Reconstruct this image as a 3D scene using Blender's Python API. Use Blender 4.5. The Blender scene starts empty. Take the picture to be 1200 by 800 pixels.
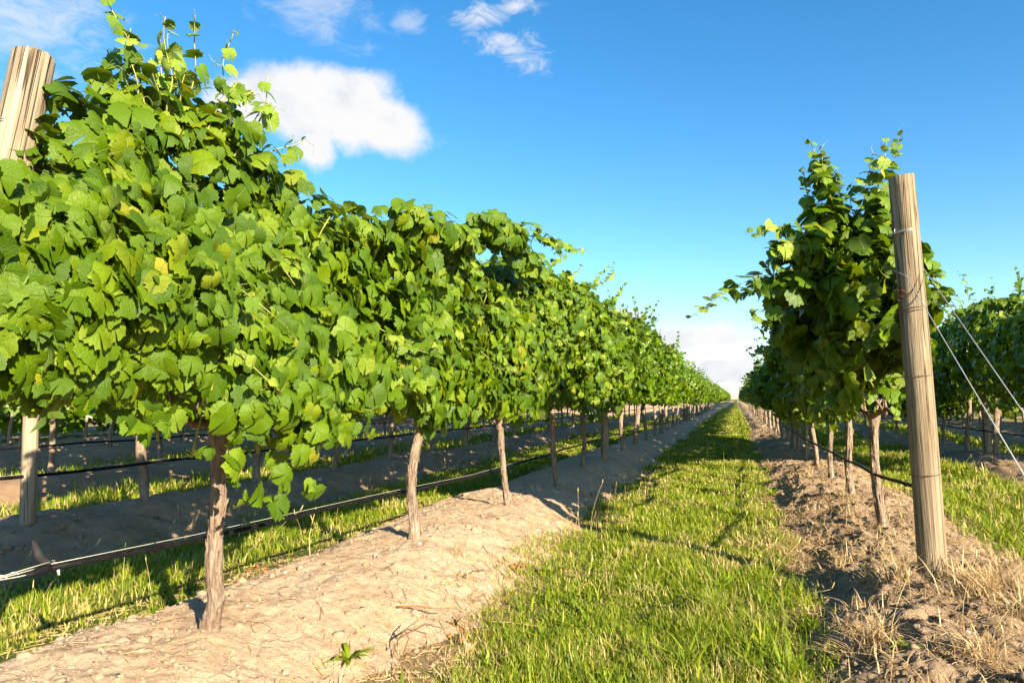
import bpy, math
import numpy as np
from mathutils import Matrix, Vector

# ------------------------------------------------------------------ camera, sky, sun, exposure
scene = bpy.context.scene
C = scene.collection
CAM_Z = 1.1
YAW, PITCH = math.radians(18.15), math.radians(4.79)
cam_data = bpy.data.cameras.new('camera')
cam_data.sensor_width = 36.0
cam_data.lens = 24.0
cam_data.clip_start = 0.05
cam_data.clip_end = 5000.0
cam = bpy.data.objects.new('camera', cam_data)
C.objects.link(cam)
cam.location = (0, 0, CAM_Z)
cam.rotation_euler = (math.pi / 2 + PITCH, 0, YAW)
scene.camera = cam

SUN_DIR = np.array([1.02, -0.82, 0.505])
SUN_DIR = SUN_DIR / np.linalg.norm(SUN_DIR)            # towards the sun
SUN_EL = math.asin(SUN_DIR[2])
SUN_ROT = math.atan2(SUN_DIR[0], SUN_DIR[1])
SKY_STRENGTH = 0.050
EXPOSURE = 1.80

sun_data = bpy.data.lights.new('sun', 'SUN')
sun_data.energy = 5.0
sun_data.angle = math.radians(0.5)
sun_data.color = (1.0, 0.86, 0.64)
sun = bpy.data.objects.new('sun', sun_data)
C.objects.link(sun)
sun.rotation_euler = Vector(-SUN_DIR).to_track_quat('-Z', 'Y').to_euler()
sun.location = (20, -15, 12)

vs = scene.view_settings
vs.view_transform = 'Standard'
vs.look = 'None'
vs.exposure = EXPOSURE
vs.gamma = 1.0
vs.use_curve_mapping = False
scene.cycles.max_bounces = 7
scene.cycles.diffuse_bounces = 3
scene.cycles.transmission_bounces = 4
scene.cycles.glossy_bounces = 2

CF = np.array([-math.sin(YAW) * math.cos(PITCH), math.cos(YAW) * math.cos(PITCH), math.sin(PITCH)])
CR = np.array([math.cos(YAW), math.sin(YAW), 0.0])
CU = np.cross(CR, CF)


def sky_dir(px, py):
    """direction on the sky for a bearing given in units of the 1200-wide photograph"""
    d = CF + CR * (px - 600) / 800 - CU * (py - 400) / 800
    return d / np.linalg.norm(d)


# ------------------------------------------------------------------ node helpers
class NT:
    def __init__(self, tree):
        self.t = tree
        self.n = tree.nodes
        self.l = tree.links

    def node(self, typ, **kw):
        nd = self.n.new(typ)
        for k, v in kw.items():
            setattr(nd, k, v)
        return nd

    def put(self, sock, v):
        if isinstance(v, bpy.types.NodeSocket):
            self.l.new(v, sock)
        elif isinstance(v, (tuple, list, np.ndarray)):
            v = tuple(float(a) for a in v)
            if len(sock.default_value) == 4 and len(v) == 3:
                v = v + (1.0,)
            sock.default_value = v
        else:
            sock.default_value = v

    def math(self, op, a, b=None, c=None, clamp=False):
        nd = self.node('ShaderNodeMath', operation=op, use_clamp=clamp)
        self.put(nd.inputs[0], a)
        if b is not None:
            self.put(nd.inputs[1], b)
        if c is not None:
            self.put(nd.inputs[2], c)
        return nd.outputs[0]

    def vmath(self, op, a, b=None):
        nd = self.node('ShaderNodeVectorMath', operation=op)
        self.put(nd.inputs[0], a)
        if b is not None:
            self.put(nd.inputs[1], b)
        return nd.outputs['Value'] if op == 'DOT_PRODUCT' else nd.outputs[0]

    def smooth(self, v, lo, hi, a=0.0, b=1.0):
        nd = self.node('ShaderNodeMapRange', interpolation_type='SMOOTHSTEP', clamp=True)
        for i, x in enumerate((v, lo, hi, a, b)):
            self.put(nd.inputs[i], x)
        return nd.outputs[0]

    def noise(self, vec, scale, detail=4.0, rough=0.55, dist=0.0):
        nd = self.node('ShaderNodeTexNoise')
        if vec is not None:
            self.put(nd.inputs['Vector'], vec)
        nd.inputs['Scale'].default_value = scale
        nd.inputs['Detail'].default_value = detail
        nd.inputs['Roughness'].default_value = rough
        nd.inputs['Distortion'].default_value = dist
        return nd.outputs[0]

    def mix(self, f, a, b, mode='MIX'):
        nd = self.node('ShaderNodeMix', data_type='RGBA', blend_type=mode)
        self.put(nd.inputs[0], f)
        self.put(nd.inputs[6], a)
        self.put(nd.inputs[7], b)
        return nd.outputs[2]

    def ramp(self, f, stops, interp='LINEAR'):
        nd = self.node('ShaderNodeValToRGB')
        cr = nd.color_ramp
        cr.interpolation = interp
        while len(cr.elements) < len(stops):
            cr.elements.new(0.5)
        for e, (p, c) in zip(cr.elements, stops):
            e.position = p
            e.color = (*c, 1.0)
        self.put(nd.inputs[0], f)
        return nd.outputs[0]

    def scaled(self, vec, s):
        nd = self.node('ShaderNodeMapping')
        self.put(nd.inputs['Vector'], vec)
        nd.inputs['Scale'].default_value = s
        return nd.outputs[0]


# ------------------------------------------------------------------ sky
world = bpy.data.worlds.new('World')
scene.world = world
world.use_nodes = True
w = NT(world.node_tree)
w.n.clear()
wout = w.node('ShaderNodeOutputWorld')
bg = w.node('ShaderNodeBackground')
bg.inputs['Strength'].default_value = SKY_STRENGTH
w.l.new(bg.outputs[0], wout.inputs[0])
skyt = w.node('ShaderNodeTexSky', sky_type='NISHITA')
skyt.sun_disc = False
skyt.sun_elevation = SUN_EL
skyt.sun_rotation = SUN_ROT
skyt.altitude = 100.0
skyt.air_density = 1.0
skyt.dust_density = 0.25
skyt.ozone_density = 2.2
hsv = w.node('ShaderNodeHueSaturation')
hsv.inputs['Hue'].default_value = 0.497
hsv.inputs['Saturation'].default_value = 1.34
hsv.inputs['Value'].default_value = 1.50
w.l.new(skyt.outputs[0], hsv.inputs['Color'])
sky_col = hsv.outputs[0]
tc = w.node('ShaderNodeTexCoord')
D = tc.outputs['Generated']
n_big = w.noise(D, 9.0, 9.0, 0.55)
n_fine = w.noise(D, 24.0, 12.0, 0.66, 0.15)
wm = w.scaled(D, (1, 1, 2.0))
n_wisp = w.noise(wm, 19.0, 11.0, 0.66, 0.7)


def blob(px, py, ax, ay, rot=0.0):
    """how far inside an ellipse of the sky a direction lies (1 centre, 0 rim)"""
    f = sky_dir(px, py)
    r = np.cross(f, (0, 0, 1)); r /= np.linalg.norm(r)
    u = np.cross(r, f)
    c, s = math.cos(rot), math.sin(rot)
    r, u = r * c + u * s, u * c - r * s
    x = w.math('DIVIDE', w.vmath('DOT_PRODUCT', D, r), ax / 800)
    y = w.math('DIVIDE', w.vmath('DOT_PRODUCT', D, u), ay / 800)
    q = w.math('ADD', w.math('MULTIPLY', x, x), w.math('MULTIPLY', y, y))
    q = w.math('SUBTRACT', 1.0, w.math('SQRT', q))
    front = w.smooth(w.vmath('DOT_PRODUCT', D, f), 0.2, 0.4)
    return w.math('SUBTRACT', w.math('MULTIPLY', q, front), w.math('MULTIPLY', w.math('SUBTRACT', 1.0, front), 5.0))


def union(vals):
    v = vals[0]
    for x in vals[1:]:
        v = w.math('MAXIMUM', v, x)
    return v


nz = w.math('ADD', w.math('MULTIPLY', w.math('SUBTRACT', n_big, 0.5), 0.75), w.math('MULTIPLY', w.math('SUBTRACT', n_fine, 0.5), 1.0))
cum = union([blob(382, 132, 134, 50, -0.12), blob(448, 146, 70, 44, -0.3), blob(392, 112, 88, 44), blob(308, 122, 74, 36), blob(372, 172, 28, 34)])
cum_d = w.smooth(w.math('ADD', w.math('MULTIPLY', cum, 1.45), w.math('MULTIPLY', nz, 0.85)), 0.12, 0.70)
wz = w.math('MULTIPLY', w.math('SUBTRACT', n_wisp, 0.5), 2.6)
w1 = w.math('MULTIPLY', w.smooth(w.math('ADD', blob(30, 25, 95, 80), wz), 0.0, 1.3), 0.62)
w2 = w.math('MULTIPLY', w.smooth(w.math('ADD', union([blob(598, 58, 62, 30, -0.45), blob(560, 22, 52, 22, 0.1), blob(605, 8, 40, 14, 0)]), wz), 0.25, 1.25), 0.85)
w3 = w.math('MULTIPLY', w.smooth(w.math('ADD', blob(365, 12, 85, 36, -0.2), wz), 0.0, 1.4), 0.5)
low_b = w.smooth(w.math('ADD', union([blob(800, 398, 110, 20, 0.05), blob(850, 436, 100, 24), blob(735, 374, 34, 14), blob(690, 430, 120, 22)]), nz), 0.02, 0.5)
w4 = w.math('MULTIPLY', w.smooth(w.math('ADD', blob(482, 30, 26, 18), wz), 0.0, 1.0), 0.4)
sep = w.node('ShaderNodeSeparateXYZ')
w.l.new(D, sep.inputs[0])
el = sep.outputs[2]
n_low = w.noise(w.scaled(D, (1, 1, 7.5)), 5.5, 9.0, 0.55, 0.4)
low = w.math('ADD', w.math('MULTIPLY', w.math('SUBTRACT', n_low, 0.5), 2.2), w.smooth(el, 0.0, 0.11, 0.35, -0.95))
low_d = w.math('MULTIPLY', w.smooth(low, 0.0, 0.45), w.smooth(el, -0.01, 0.01))
dens = union([cum_d, w1, w2, w3, w4, low_d, low_b])
n_sh = w.noise(w.scaled(D, (1, 1, 1.6)), 15.0, 8.0, 0.55, 0.0)
cloud_col = w.mix(w.smooth(w.math('ADD', n_sh, w.smooth(el, 0.06, 0.16, 0.06, -0.10)), 0.42, 0.74), (5.6, 5.6, 5.65), (4.5, 4.75, 5.1))  # soft self-shadow of the clouds painted as greyer noise in their colour
w.put(bg.inputs['Color'], w.mix(dens, sky_col, cloud_col))

# ------------------------------------------------------------------ numpy helpers
def hash3(x, y, z, seed):
    h = (x.astype(np.int64) * 374761393 + y.astype(np.int64) * 668265263 + z.astype(np.int64) * 1442695041 + seed * 974634737) & 0xFFFFFFFF
    h = ((h ^ (h >> 13)) * 1274126177) & 0xFFFFFFFF
    h = ((h ^ (h >> 16)) * 2246822519) & 0xFFFFFFFF
    h = h ^ (h >> 15)
    return (h & 0xFFFFFF) / float(0xFFFFFF)


def vn(x, y=0.0, z=0.0, seed=0):
    """value noise in -1..1"""
    x, y, z = np.broadcast_arrays(np.asarray(x, float), np.asarray(y, float), np.asarray(z, float))
    xi, yi, zi = np.floor(x), np.floor(y), np.floor(z)
    fx, fy, fz = x - xi, y - yi, z - zi
    fx, fy, fz = (t * t * (3 - 2 * t) for t in (fx, fy, fz))
    r = 0
    for a in (0, 1):
        for b in (0, 1):
            for c in (0, 1):
                wgt = (fx if a else 1 - fx) * (fy if b else 1 - fy) * (fz if c else 1 - fz)
                r = r + wgt * hash3(xi + a, yi + b, zi + c, seed)
    return r * 2 - 1


def fbm(x, y=0.0, z=0.0, seed=0, octaves=4, gain=0.5):
    a, s, r = 1.0, 1.0, 0
    for o in range(octaves):
        r = r + a * vn(np.asarray(x) * s, np.asarray(y) * s, np.asarray(z) * s, seed + o * 17)
        a *= gain; s *= 2.03
    return r


def sstep(a, b, x):
    t = np.clip((x - a) / (b - a), 0, 1)
    return t * t * (3 - 2 * t)


def unit(v):
    return v / np.maximum(np.linalg.norm(v, axis=-1, keepdims=True), 1e-9)


def make_mesh(name, verts, tris, mat, uv=None, smooth=True):
    me = bpy.data.meshes.new(name)
    verts = np.ascontiguousarray(verts, dtype=np.float32)
    tris = np.ascontiguousarray(tris, dtype=np.int32)
    nf, k = tris.shape
    me.vertices.add(len(verts))
    me.vertices.foreach_set('co', verts.ravel())
    me.loops.add(nf * k)
    me.loops.foreach_set('vertex_index', tris.ravel())
    me.polygons.add(nf)
    me.polygons.foreach_set('loop_start', np.arange(0, nf * k, k, dtype=np.int32))
    me.polygons.foreach_set('use_smooth', np.full(nf, smooth, dtype=bool))
    if uv is not None:
        lay = me.uv_layers.new(name='UVMap')
        lay.data.foreach_set('uv', np.ascontiguousarray(uv[tris.ravel()], dtype=np.float32).ravel())
    me.update(calc_edges=True)
    for m in (mat if isinstance(mat, (list, tuple)) else [mat]):
        me.materials.append(m)
    return me


def obj(name, me, parent=None, loc=(0, 0, 0)):
    o = bpy.data.objects.new(name, me)
    C.objects.link(o)
    o.location = loc
    if parent is not None:
        o.parent = parent
    return o


def tag(o, label=None, cat=None, group=None, kind=None):
    for k, v in (('label', label), ('category', cat), ('group', group), ('kind', kind)):
        if v is not None:
            o[k] = v
    return o


def empty(name, loc):
    return obj(name, None, None, loc)


class Acc:
    """gathers triangles of several shapes into ONE mesh"""
    def __init__(self):
        self.v, self.t, self.n = [], [], 0

    def add(self, v, t):
        self.v.append(np.asarray(v, float)); self.t.append(np.asarray(t, int) + self.n); self.n += len(v)
        return self

    def mesh(self, name, mat, smooth=True):
        return make_mesh(name, np.concatenate(self.v), np.concatenate(self.t), mat, smooth=smooth)


def tube(path, rad, sides=8, cap=True, bump=None):
    path = np.asarray(path, float)
    n = len(path)
    rad = np.broadcast_to(np.asarray(rad, float), (n,))
    tan = np.gradient(path, axis=0)
    tan = unit(tan)
    ref = np.array([1.0, 0, 0]) if abs(tan[0][0]) < 0.8 else np.array([0, 1.0, 0])
    us = []
    u = ref
    for t in tan:
        u = u - t * (u @ t)
        u = u / max(np.linalg.norm(u), 1e-9)
        us.append(u)
    us = np.array(us)
    vs_ = np.cross(tan, us)
    a = np.linspace(0, 2 * np.pi, sides, endpoint=False)
    r = rad[:, None] * np.ones(sides)[None, :]
    if bump is not None:
        r = r * bump(np.arange(n)[:, None], a[None, :], path)
    ring = path[:, None, :] + us[:, None, :] * (np.cos(a)[None, :] * r)[..., None] + vs_[:, None, :] * (np.sin(a)[None, :] * r)[..., None]
    v = ring.reshape(-1, 3)
    i = np.arange(n - 1)[:, None] * sides
    j = np.arange(sides)[None, :]
    j2 = (j + 1) % sides
    a0, b0, c0, d0 = (i + j).ravel(), (i + j2).ravel(), (i + sides + j2).ravel(), (i + sides + j).ravel()
    t = np.concatenate([np.stack([a0, b0, c0], 1), np.stack([a0, c0, d0], 1)])
    if cap:
        k = len(v)
        v = np.concatenate([v, path[:1], path[-1:]])
        jj = np.arange(sides)
        t = np.concatenate([t, np.stack([(jj + 1) % sides, jj, np.full(sides, k)], 1),
                            np.stack([(n - 1) * sides + jj, (n - 1) * sides + (jj + 1) % sides, np.full(sides, k + 1)], 1)])
    return v, t


# ------------------------------------------------------------------ materials
def material(name):
    m = bpy.data.materials.new(name)
    m.use_nodes = True
    t = NT(m.node_tree)
    t.n.clear()
    out = t.node('ShaderNodeOutputMaterial')
    return m, t, out


def principled(t, col, rough=0.7, spec=0.3, normal=None, metal=0.0):
    p = t.node('ShaderNodeBsdfPrincipled')
    t.put(p.inputs['Base Color'], col)
    t.put(p.inputs['Roughness'], rough)
    p.inputs['Specular IOR Level'].default_value = spec
    p.inputs['Metallic'].default_value = metal
    if normal is not None:
        t.put(p.inputs['Normal'], normal)
    return p.outputs[0]


def bump(t, h, strength=0.5, dist=0.01):
    b = t.node('ShaderNodeBump')
    b.inputs['Strength'].default_value = strength
    b.inputs['Distance'].default_value = dist
    t.put(b.inputs['Height'], h)
    return b.outputs[0]


def leaf_material(name, veins=True, young=False):
    m, t, out = material(name)
    geo = t.node('ShaderNodeNewGeometry')
    oi = t.node('ShaderNodeObjectInfo')
    rnd = t.math('FRACT', t.math('ADD', t.math('MULTIPLY', geo.outputs['Random Per Island'], 1.0), t.math('MULTIPLY', oi.outputs['Random'], 7.31)))
    if young:
        col = t.ramp(rnd, [(0.0, (.10, .19, .012)), (0.5, (.17, .27, .02)), (1.0, (.26, .33, .035))])
    else:
        col = t.ramp(rnd, [(0.0, (.040, .090, .0018)), (0.35, (.066, .130, .002)), (0.7, (.096, .168, .0024)), (0.93, (.132, .200, .003)), (0.993, (.16, .205, .005)), (1.0, (.27, .25, .015))])
    trl = t.ramp(rnd, [(0.0, (.12, .22, .003)), (0.6, (.23, .33, .004)), (0.93, (.34, .41, .006)), (1.0, (.55, .48, .02))])
    nrm = None
    if veins:
        uv = t.node('ShaderNodeUVMap').outputs[0]
        s = t.node('ShaderNodeSeparateXYZ')
        t.put(s.inputs[0], uv)
        x, y = t.math('ABSOLUTE', s.outputs[0]), s.outputs[1]
        r = t.math('SQRT', t.math('ADD', t.math('MULTIPLY', x, x), t.math('MULTIPLY', y, y)))
        a = t.math('ARCTAN2', x, y)
        ds = [x]
        for ang in (0.92, 2.0):
            ds.append(t.math('ADD', t.math('MULTIPLY', r, t.math('ABSOLUTE', t.math('SINE', t.math('SUBTRACT', a, ang)))),
                             t.smooth(t.math('ABSOLUTE', t.math('SUBTRACT', a, ang)), 0.9, 1.0)))
        d = t.math('MINIMUM', t.math('MINIMUM', ds[0], ds[1]), ds[2])
        vein = t.smooth(d, 0.004, 0.024, 1.0, 0.0)
        side = t.math('SINE', t.math('MULTIPLY', t.math('ADD', t.math('MULTIPLY', y, 0.8), t.math('SUBTRACT', r, d)), 38.0))
        side_v = t.smooth(side, 0.86, 1.0)
        nz_ = t.noise(uv, 9.0, 4.0, 0.6)
        h = t.math('ADD', t.math('MULTIPLY', vein, -0.7), t.math('ADD', t.math('MULTIPLY', side_v, -0.12), t.math('MULTIPLY', nz_, 0.9)))
        nrm = bump(t, h, 0.6, 0.007)
        col = t.mix(t.math('MULTIPLY', vein, 0.30), col, (.19, .25, .045))
        col = t.mix(t.math('MULTIPLY', side_v, 0.14), col, (.20, .28, .05))
        spot = t.smooth(t.noise(uv, 5.0, 5.0, 0.7), 0.62, 0.74)
        col = t.mix(t.math('MULTIPLY', spot, 0.15), col, (.22, .24, .03))
        offs = t.node('ShaderNodeCombineXYZ')
        t.put(offs.inputs[0], t.math('MULTIPLY', rnd, 41.0)); t.put(offs.inputs[1], t.math('MULTIPLY', rnd, 17.0))
        burn = t.smooth(t.noise(t.vmath('ADD', uv, offs.outputs[0]), 3.4, 5.0, 0.65), 0.73, 0.79)
        col = t.mix(t.math('MULTIPLY', burn, 0.7), col, (.16, .085, .025))
        edge = t.math('MULTIPLY', t.smooth(r, 0.55, 1.0), t.smooth(rnd, 0.55, 1.0))
        col = t.mix(t.math('MULTIPLY', edge, 0.22), col, (.26, .27, .03))
    back = geo.outputs['Backfacing']
    col = t.mix(t.math('MULTIPLY', back, 0.4), col, (.15, .20, .06))
    p = principled(t, col, 0.35, 0.30, nrm)
    tr = t.node('ShaderNodeBsdfTranslucent')
    t.put(tr.inputs['Color'], trl)
    if nrm is not None:
        t.put(tr.inputs['Normal'], nrm)
    mx = t.node('ShaderNodeMixShader')
    mx.inputs[0].default_value = 0.27
    t.l.new(p, mx.inputs[1]); t.l.new(tr.outputs[0], mx.inputs[2])
    t.l.new(mx.outputs[0], out.inputs[0])
    return m


def simple(name, col, rough=0.6, spec=0.3, metal=0.0, var=0.0, scale=8.0, bumpy=0.0):
    m, t, out = material(name)
    nrm = None
    if var > 0:
        tcd = t.node('ShaderNodeTexCoord').outputs['Object']
        nz_ = t.noise(tcd, scale, 5.0, 0.6)
        col = t.mix(t.smooth(nz_, 0.3, 0.7), tuple(c * (1 - var) for c in col), tuple(min(1, c * (1 + var)) for c in col))
        if bumpy:
            nrm = bump(t, nz_, bumpy, 0.01)
    t.l.new(principled(t, col, rough, spec, nrm, metal), out.inputs[0])
    return m


def wood_material(name, c_lo, c_hi, grey):
    m, t, out = material(name)
    tcd = t.node('ShaderNodeTexCoord').outputs['Object']
    g1 = t.noise(t.scaled(tcd, (26, 26, 0.9)), 1.6, 7.0, 0.65, 0.15)
    g2 = t.noise(t.scaled(tcd, (70, 70, 1.4)), 1.5, 4.0, 0.6)
    patch = t.noise(t.scaled(tcd, (5, 5, 1.6)), 1.2, 3.0)
    crack_n = t.noise(t.scaled(tcd, (16, 16, 0.42)), 1.7, 3.0, 0.5, 0.3)
    crack = t.math('MULTIPLY', t.smooth(t.math('ABSOLUTE', t.math('SUBTRACT', crack_n, 0.5)), 0.0, 0.020, 1.0, 0.0), t.smooth(patch, 0.36, 0.52))
    col = t.mix(t.smooth(g1, 0.25, 0.75), c_lo, c_hi)
    col = t.mix(t.math('MULTIPLY', t.smooth(g2, 0.47, 0.66), 0.75), col, tuple(c * .75 for c in c_lo))
    col = t.mix(t.math('MULTIPLY', t.smooth(patch, 0.4, 0.75), 0.55), col, grey)
    knots = t.smooth(t.noise(t.scaled(tcd, (9, 9, 3.2)), 1.3, 2.0), 0.70, 0.78)
    col = t.mix(t.math('MULTIPLY', knots, 0.6), col, (.13, .075, .04))
    col = t.mix(t.math('MULTIPLY', crack, 0.8), col, (.05, .032, .02))
    h = t.math('SUBTRACT', t.math('ADD', t.math('MULTIPLY', g1, 0.7), t.math('MULTIPLY', g2, 0.5)), t.math('MULTIPLY', crack, 1.2))
    t.l.new(principled(t, col, 0.8, 0.2, bump(t, h, 0.9, 0.012)), out.inputs[0])
    return m


def bark_material():
    m, t, out = material('vine_bark')
    tcd = t.node('ShaderNodeTexCoord').outputs['Object']
    g1 = t.noise(t.scaled(tcd, (75, 75, 9)), 1.0, 7.0, 0.75, 0.9)
    g2 = t.noise(tcd, 14.0, 4.0)
    col = t.ramp(g1, [(0.3, (.075, .052, .038)), (0.46, (.22, .16, .115)), (0.58, (.38, .295, .22)), (0.75, (.52, .42, .33))])
    col = t.mix(t.math('MULTIPLY', t.smooth(g2, 0.45, 0.7), 0.5), col, (.20, .115, .07))
    t.l.new(principled(t, col, 0.9, 0.15, bump(t, g1, 1.0, 0.02)), out.inputs[0])
    return m


def soil_material(name, base, dark, pale, straw_amt, crackle):
    m, t, out = material(name)
    tcd = t.node('ShaderNodeTexCoord').outputs['Object']
    n1 = t.noise(tcd, 1.7, 6.0, 0.6)
    n2 = t.noise(tcd, 9.0, 8.0, 0.65)
    n3 = t.noise(tcd, 60.0, 6.0, 0.7)
    grain = t.noise(tcd, 240.0, 3.0, 0.6)
    vor = t.node('ShaderNodeTexVoronoi', feature='DISTANCE_TO_EDGE')
    wob = t.node('ShaderNodeMix', data_type='VECTOR')
    wob.inputs[0].default_value = 0.08
    t.put(wob.inputs[4], tcd)
    nzc = t.node('ShaderNodeTexNoise'); nzc.inputs['Scale'].default_value = 7.0
    t.put(nzc.inputs['Vector'], tcd)
    t.l.new(nzc.outputs['Color'], wob.inputs[5])
    t.l.new(wob.outputs[1], vor.inputs['Vector'])
    vor.inputs['Scale'].default_value = 6.0
    crack = t.math('MULTIPLY', t.smooth(vor.outputs['Distance'], 0.0, 0.035, 1.0, 0.0), t.smooth(n1, 0.46, 0.62))
    col = t.mix(t.smooth(n2, 0.34, 0.68), dark, base)
    col = t.mix(t.math('MULTIPLY', t.smooth(n1, 0.42, 0.7), 0.7), col, pale)
    col = t.mix(t.math('MULTIPLY', t.smooth(n3, 0.52, 0.68), 0.55), col, tuple(c * 0.55 for c in dark))
    col = t.mix(t.math('MULTIPLY', t.smooth(grain, 0.55, 0.75), 0.35), col, pale)
    fib = t.noise(t.scaled(tcd, (90, 14, 30)), 1.0, 3.0, 0.6, 2.0)
    fib2 = t.noise(tcd, 2.6, 4.0, 0.6)
    col = t.mix(t.math('MULTIPLY', t.math('MULTIPLY', t.smooth(fib, 0.54, 0.64), t.smooth(fib2, 0.42, 0.62)), straw_amt), col, (.46, .33, .17))
    col = t.mix(t.math('MULTIPLY', crack, crackle), col, tuple(c * 0.4 for c in dark))
    h = t.math('ADD', t.math('ADD', t.math('MULTIPLY', n2, 0.35), t.math('MULTIPLY', n3, 0.7)), t.math('SUBTRACT', t.math('MULTIPLY', grain, 0.22), t.math('MULTIPLY', crack, 0.4 * crackle)))
    t.l.new(principled(t, col, 0.95, 0.08, bump(t, h, 0.95, 0.035)), out.inputs[0])
    return m


def ground_material():
    m, t, out = material('ground_turf')
    tcd = t.node('ShaderNodeTexCoord').outputs['Object']
    n1 = t.noise(tcd, 1.1, 6.0, 0.6)
    n2 = t.noise(tcd, 22.0, 6.0, 0.7)
    n3 = t.noise(t.scaled(tcd, (120, 120, 20)), 1.0, 4.0, 0.65, 1.0)
    s = t.node('ShaderNodeSeparateXYZ')
    t.put(s.inputs[0], tcd)
    # rows are 2.98 m apart: turf in the lanes, dry thatch and dirt at the foot of the banks
    ph = t.math('FRACT', t.math('DIVIDE', t.math('ADD', s.outputs[0], 2.98 * 40 - 1.03), 2.98))
    d = t.math('ABSOLUTE', t.math('SUBTRACT', ph, 0.5))
    d = t.math('ADD', d, t.math('MULTIPLY', t.math('SUBTRACT', n2, 0.5), 0.08))
    turf = t.ramp(n2, [(0.3, (.045, .065, .012)), (0.55, (.09, .12, .022)), (0.75, (.17, .17, .045))])
    turf = t.mix(t.math('MULTIPLY', t.smooth(n1, 0.45, 0.68), 0.55), turf, (.22, .18, .07))
    thatch = t.ramp(n3, [(0.3, (.15, .10, .05)), (0.55, (.33, .23, .12)), (0.75, (.48, .36, .19))])
    col = t.mix(t.smooth(d, 0.15, 0.25), turf, thatch)
    h = t.math('ADD', n2, t.math('MULTIPLY', n3, 0.6))
    t.l.new(principled(t, col, 0.95, 0.08, bump(t, h, 1.0, 0.03)), out.inputs[0])
    return m


def blade_material(name, stops, trans, dry, dry_amt):
    m, t, out = material(name)
    geo = t.node('ShaderNodeNewGeometry')
    rnd = geo.outputs['Random Per Island']
    tcd = t.node('ShaderNodeTexCoord').outputs['Object']
    patch = t.noise(tcd, 1.3, 4.0, 0.6)
    col = t.ramp(rnd, stops)
    if dry_amt > 0:
        r2 = t.math('FRACT', t.math('MULTIPLY', rnd, 37.7))
        f = t.math('LESS_THAN', r2, t.smooth(patch, 0.46, 0.64, 0.05, dry_amt))
        col = t.mix(f, col, dry)
    p = principled(t, col, 0.55, 0.25)
    tr = t.node('ShaderNodeBsdfTranslucent')
    t.put(tr.inputs['Color'], t.mix(0.5, col, trans))
    mx = t.node('ShaderNodeMixShader')
    mx.inputs[0].default_value = 0.35
    t.l.new(p, mx.inputs[1]); t.l.new(tr.outputs[0], mx.inputs[2])
    t.l.new(mx.outputs[0], out.inputs[0])
    return m


M = {
    'leaf': leaf_material('grape_leaf'),
    'leaf_far': leaf_material('grape_leaf_far', veins=False),
    'leaf_young': leaf_material('young_grape_leaf', veins=True, young=True),
    'cane': simple('green_cane', (.22, .22, .045), 0.5, 0.35, var=0.35, scale=20),
    'tendril': simple('tendril', (.30, .28, .08), 0.5, 0.3),
    'bark': bark_material(),
    'post_big': wood_material('post_timber', (.12, .085, .05), (.35, .27, .17), (.25, .22, .16)),
    'post': wood_material('weathered_post_timber', (.155, .115, .072), (.40, .315, .215), (.32, .285, .23)),
    'sand': soil_material('sandy_soil', (.61, .445, .295), (.48, .325, .20), (.68, .525, .375), 0.12, 0.4),
    'clod': soil_material('cloddy_soil', (.44, .315, .205), (.25, .165, .098), (.55, .42, .29), 0.9, 0.5),
    'loam': soil_material('brown_soil', (.47, .31, .195), (.33, .21, .125), (.55, .385, .245), 0.5, 0.3),
    'ground': ground_material(),
    'grass': blade_material('lane_grass', [(0.0, (.085, .150, .008)), (0.4, (.160, .235, .010)), (0.75, (.250, .295, .015)), (1.0, (.36, .345, .035))], (.42, .50, .015), (.52, .41, .16), 0.50),
    'tuft': blade_material('lush_grass', [(0.0, (.095, .155, .008)), (0.5, (.19, .265, .010)), (1.0, (.32, .345, .025))], (.36, .50, .02), (.5, .40, .18), 0.0),
    'straw': blade_material('dry_straw', [(0.0, (.36, .23, .10)), (0.5, (.56, .39, .19)), (1.0, (.70, .53, .29))], (.6, .42, .2), (.5, .4, .2), 0.0),
    'stalk': simple('seed_stalk', (.46, .36, .16), 0.7, 0.2, var=0.3, scale=10),
    'pipe': simple('black_polythene', (.008, .008, .009), 0.5, 0.05, var=0.35, scale=30),
    'pipe_grey': simple('scuffed_polythene', (.022, .022, .024), 0.85, 0.1, var=0.3, scale=40),
    'tape': simple('pale_blue_tape', (.40, .50, .58), 0.5, 0.4),
    'wire': simple('galvanised_wire', (.40, .40, .40), 0.45, 0.4, metal=0.6, var=0.15, scale=60),
    'wire_old': simple('rusty_wire', (.14, .085, .055), 0.7, 0.3, metal=0.3, var=0.3, scale=60),
    'pale_wire': simple('pale_wire', (.42, .39, .33), 0.5, 0.4, var=0.15, scale=60),
    'rust': simple('rust_stain', (.16, .055, .025), 0.9, 0.1, var=0.4, scale=60),
    'dead': simple('dead_brown_leaf', (.27, .11, .045), 0.8, 0.2, var=0.4, scale=50),
    'twig': simple('dead_twig', (.13, .085, .055), 0.9, 0.1, var=0.3, scale=40),
    'pebble': simple('pale_stone', (.68, .66, .62), 0.8, 0.2, var=0.15, scale=60, bumpy=0.4),
}

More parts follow.
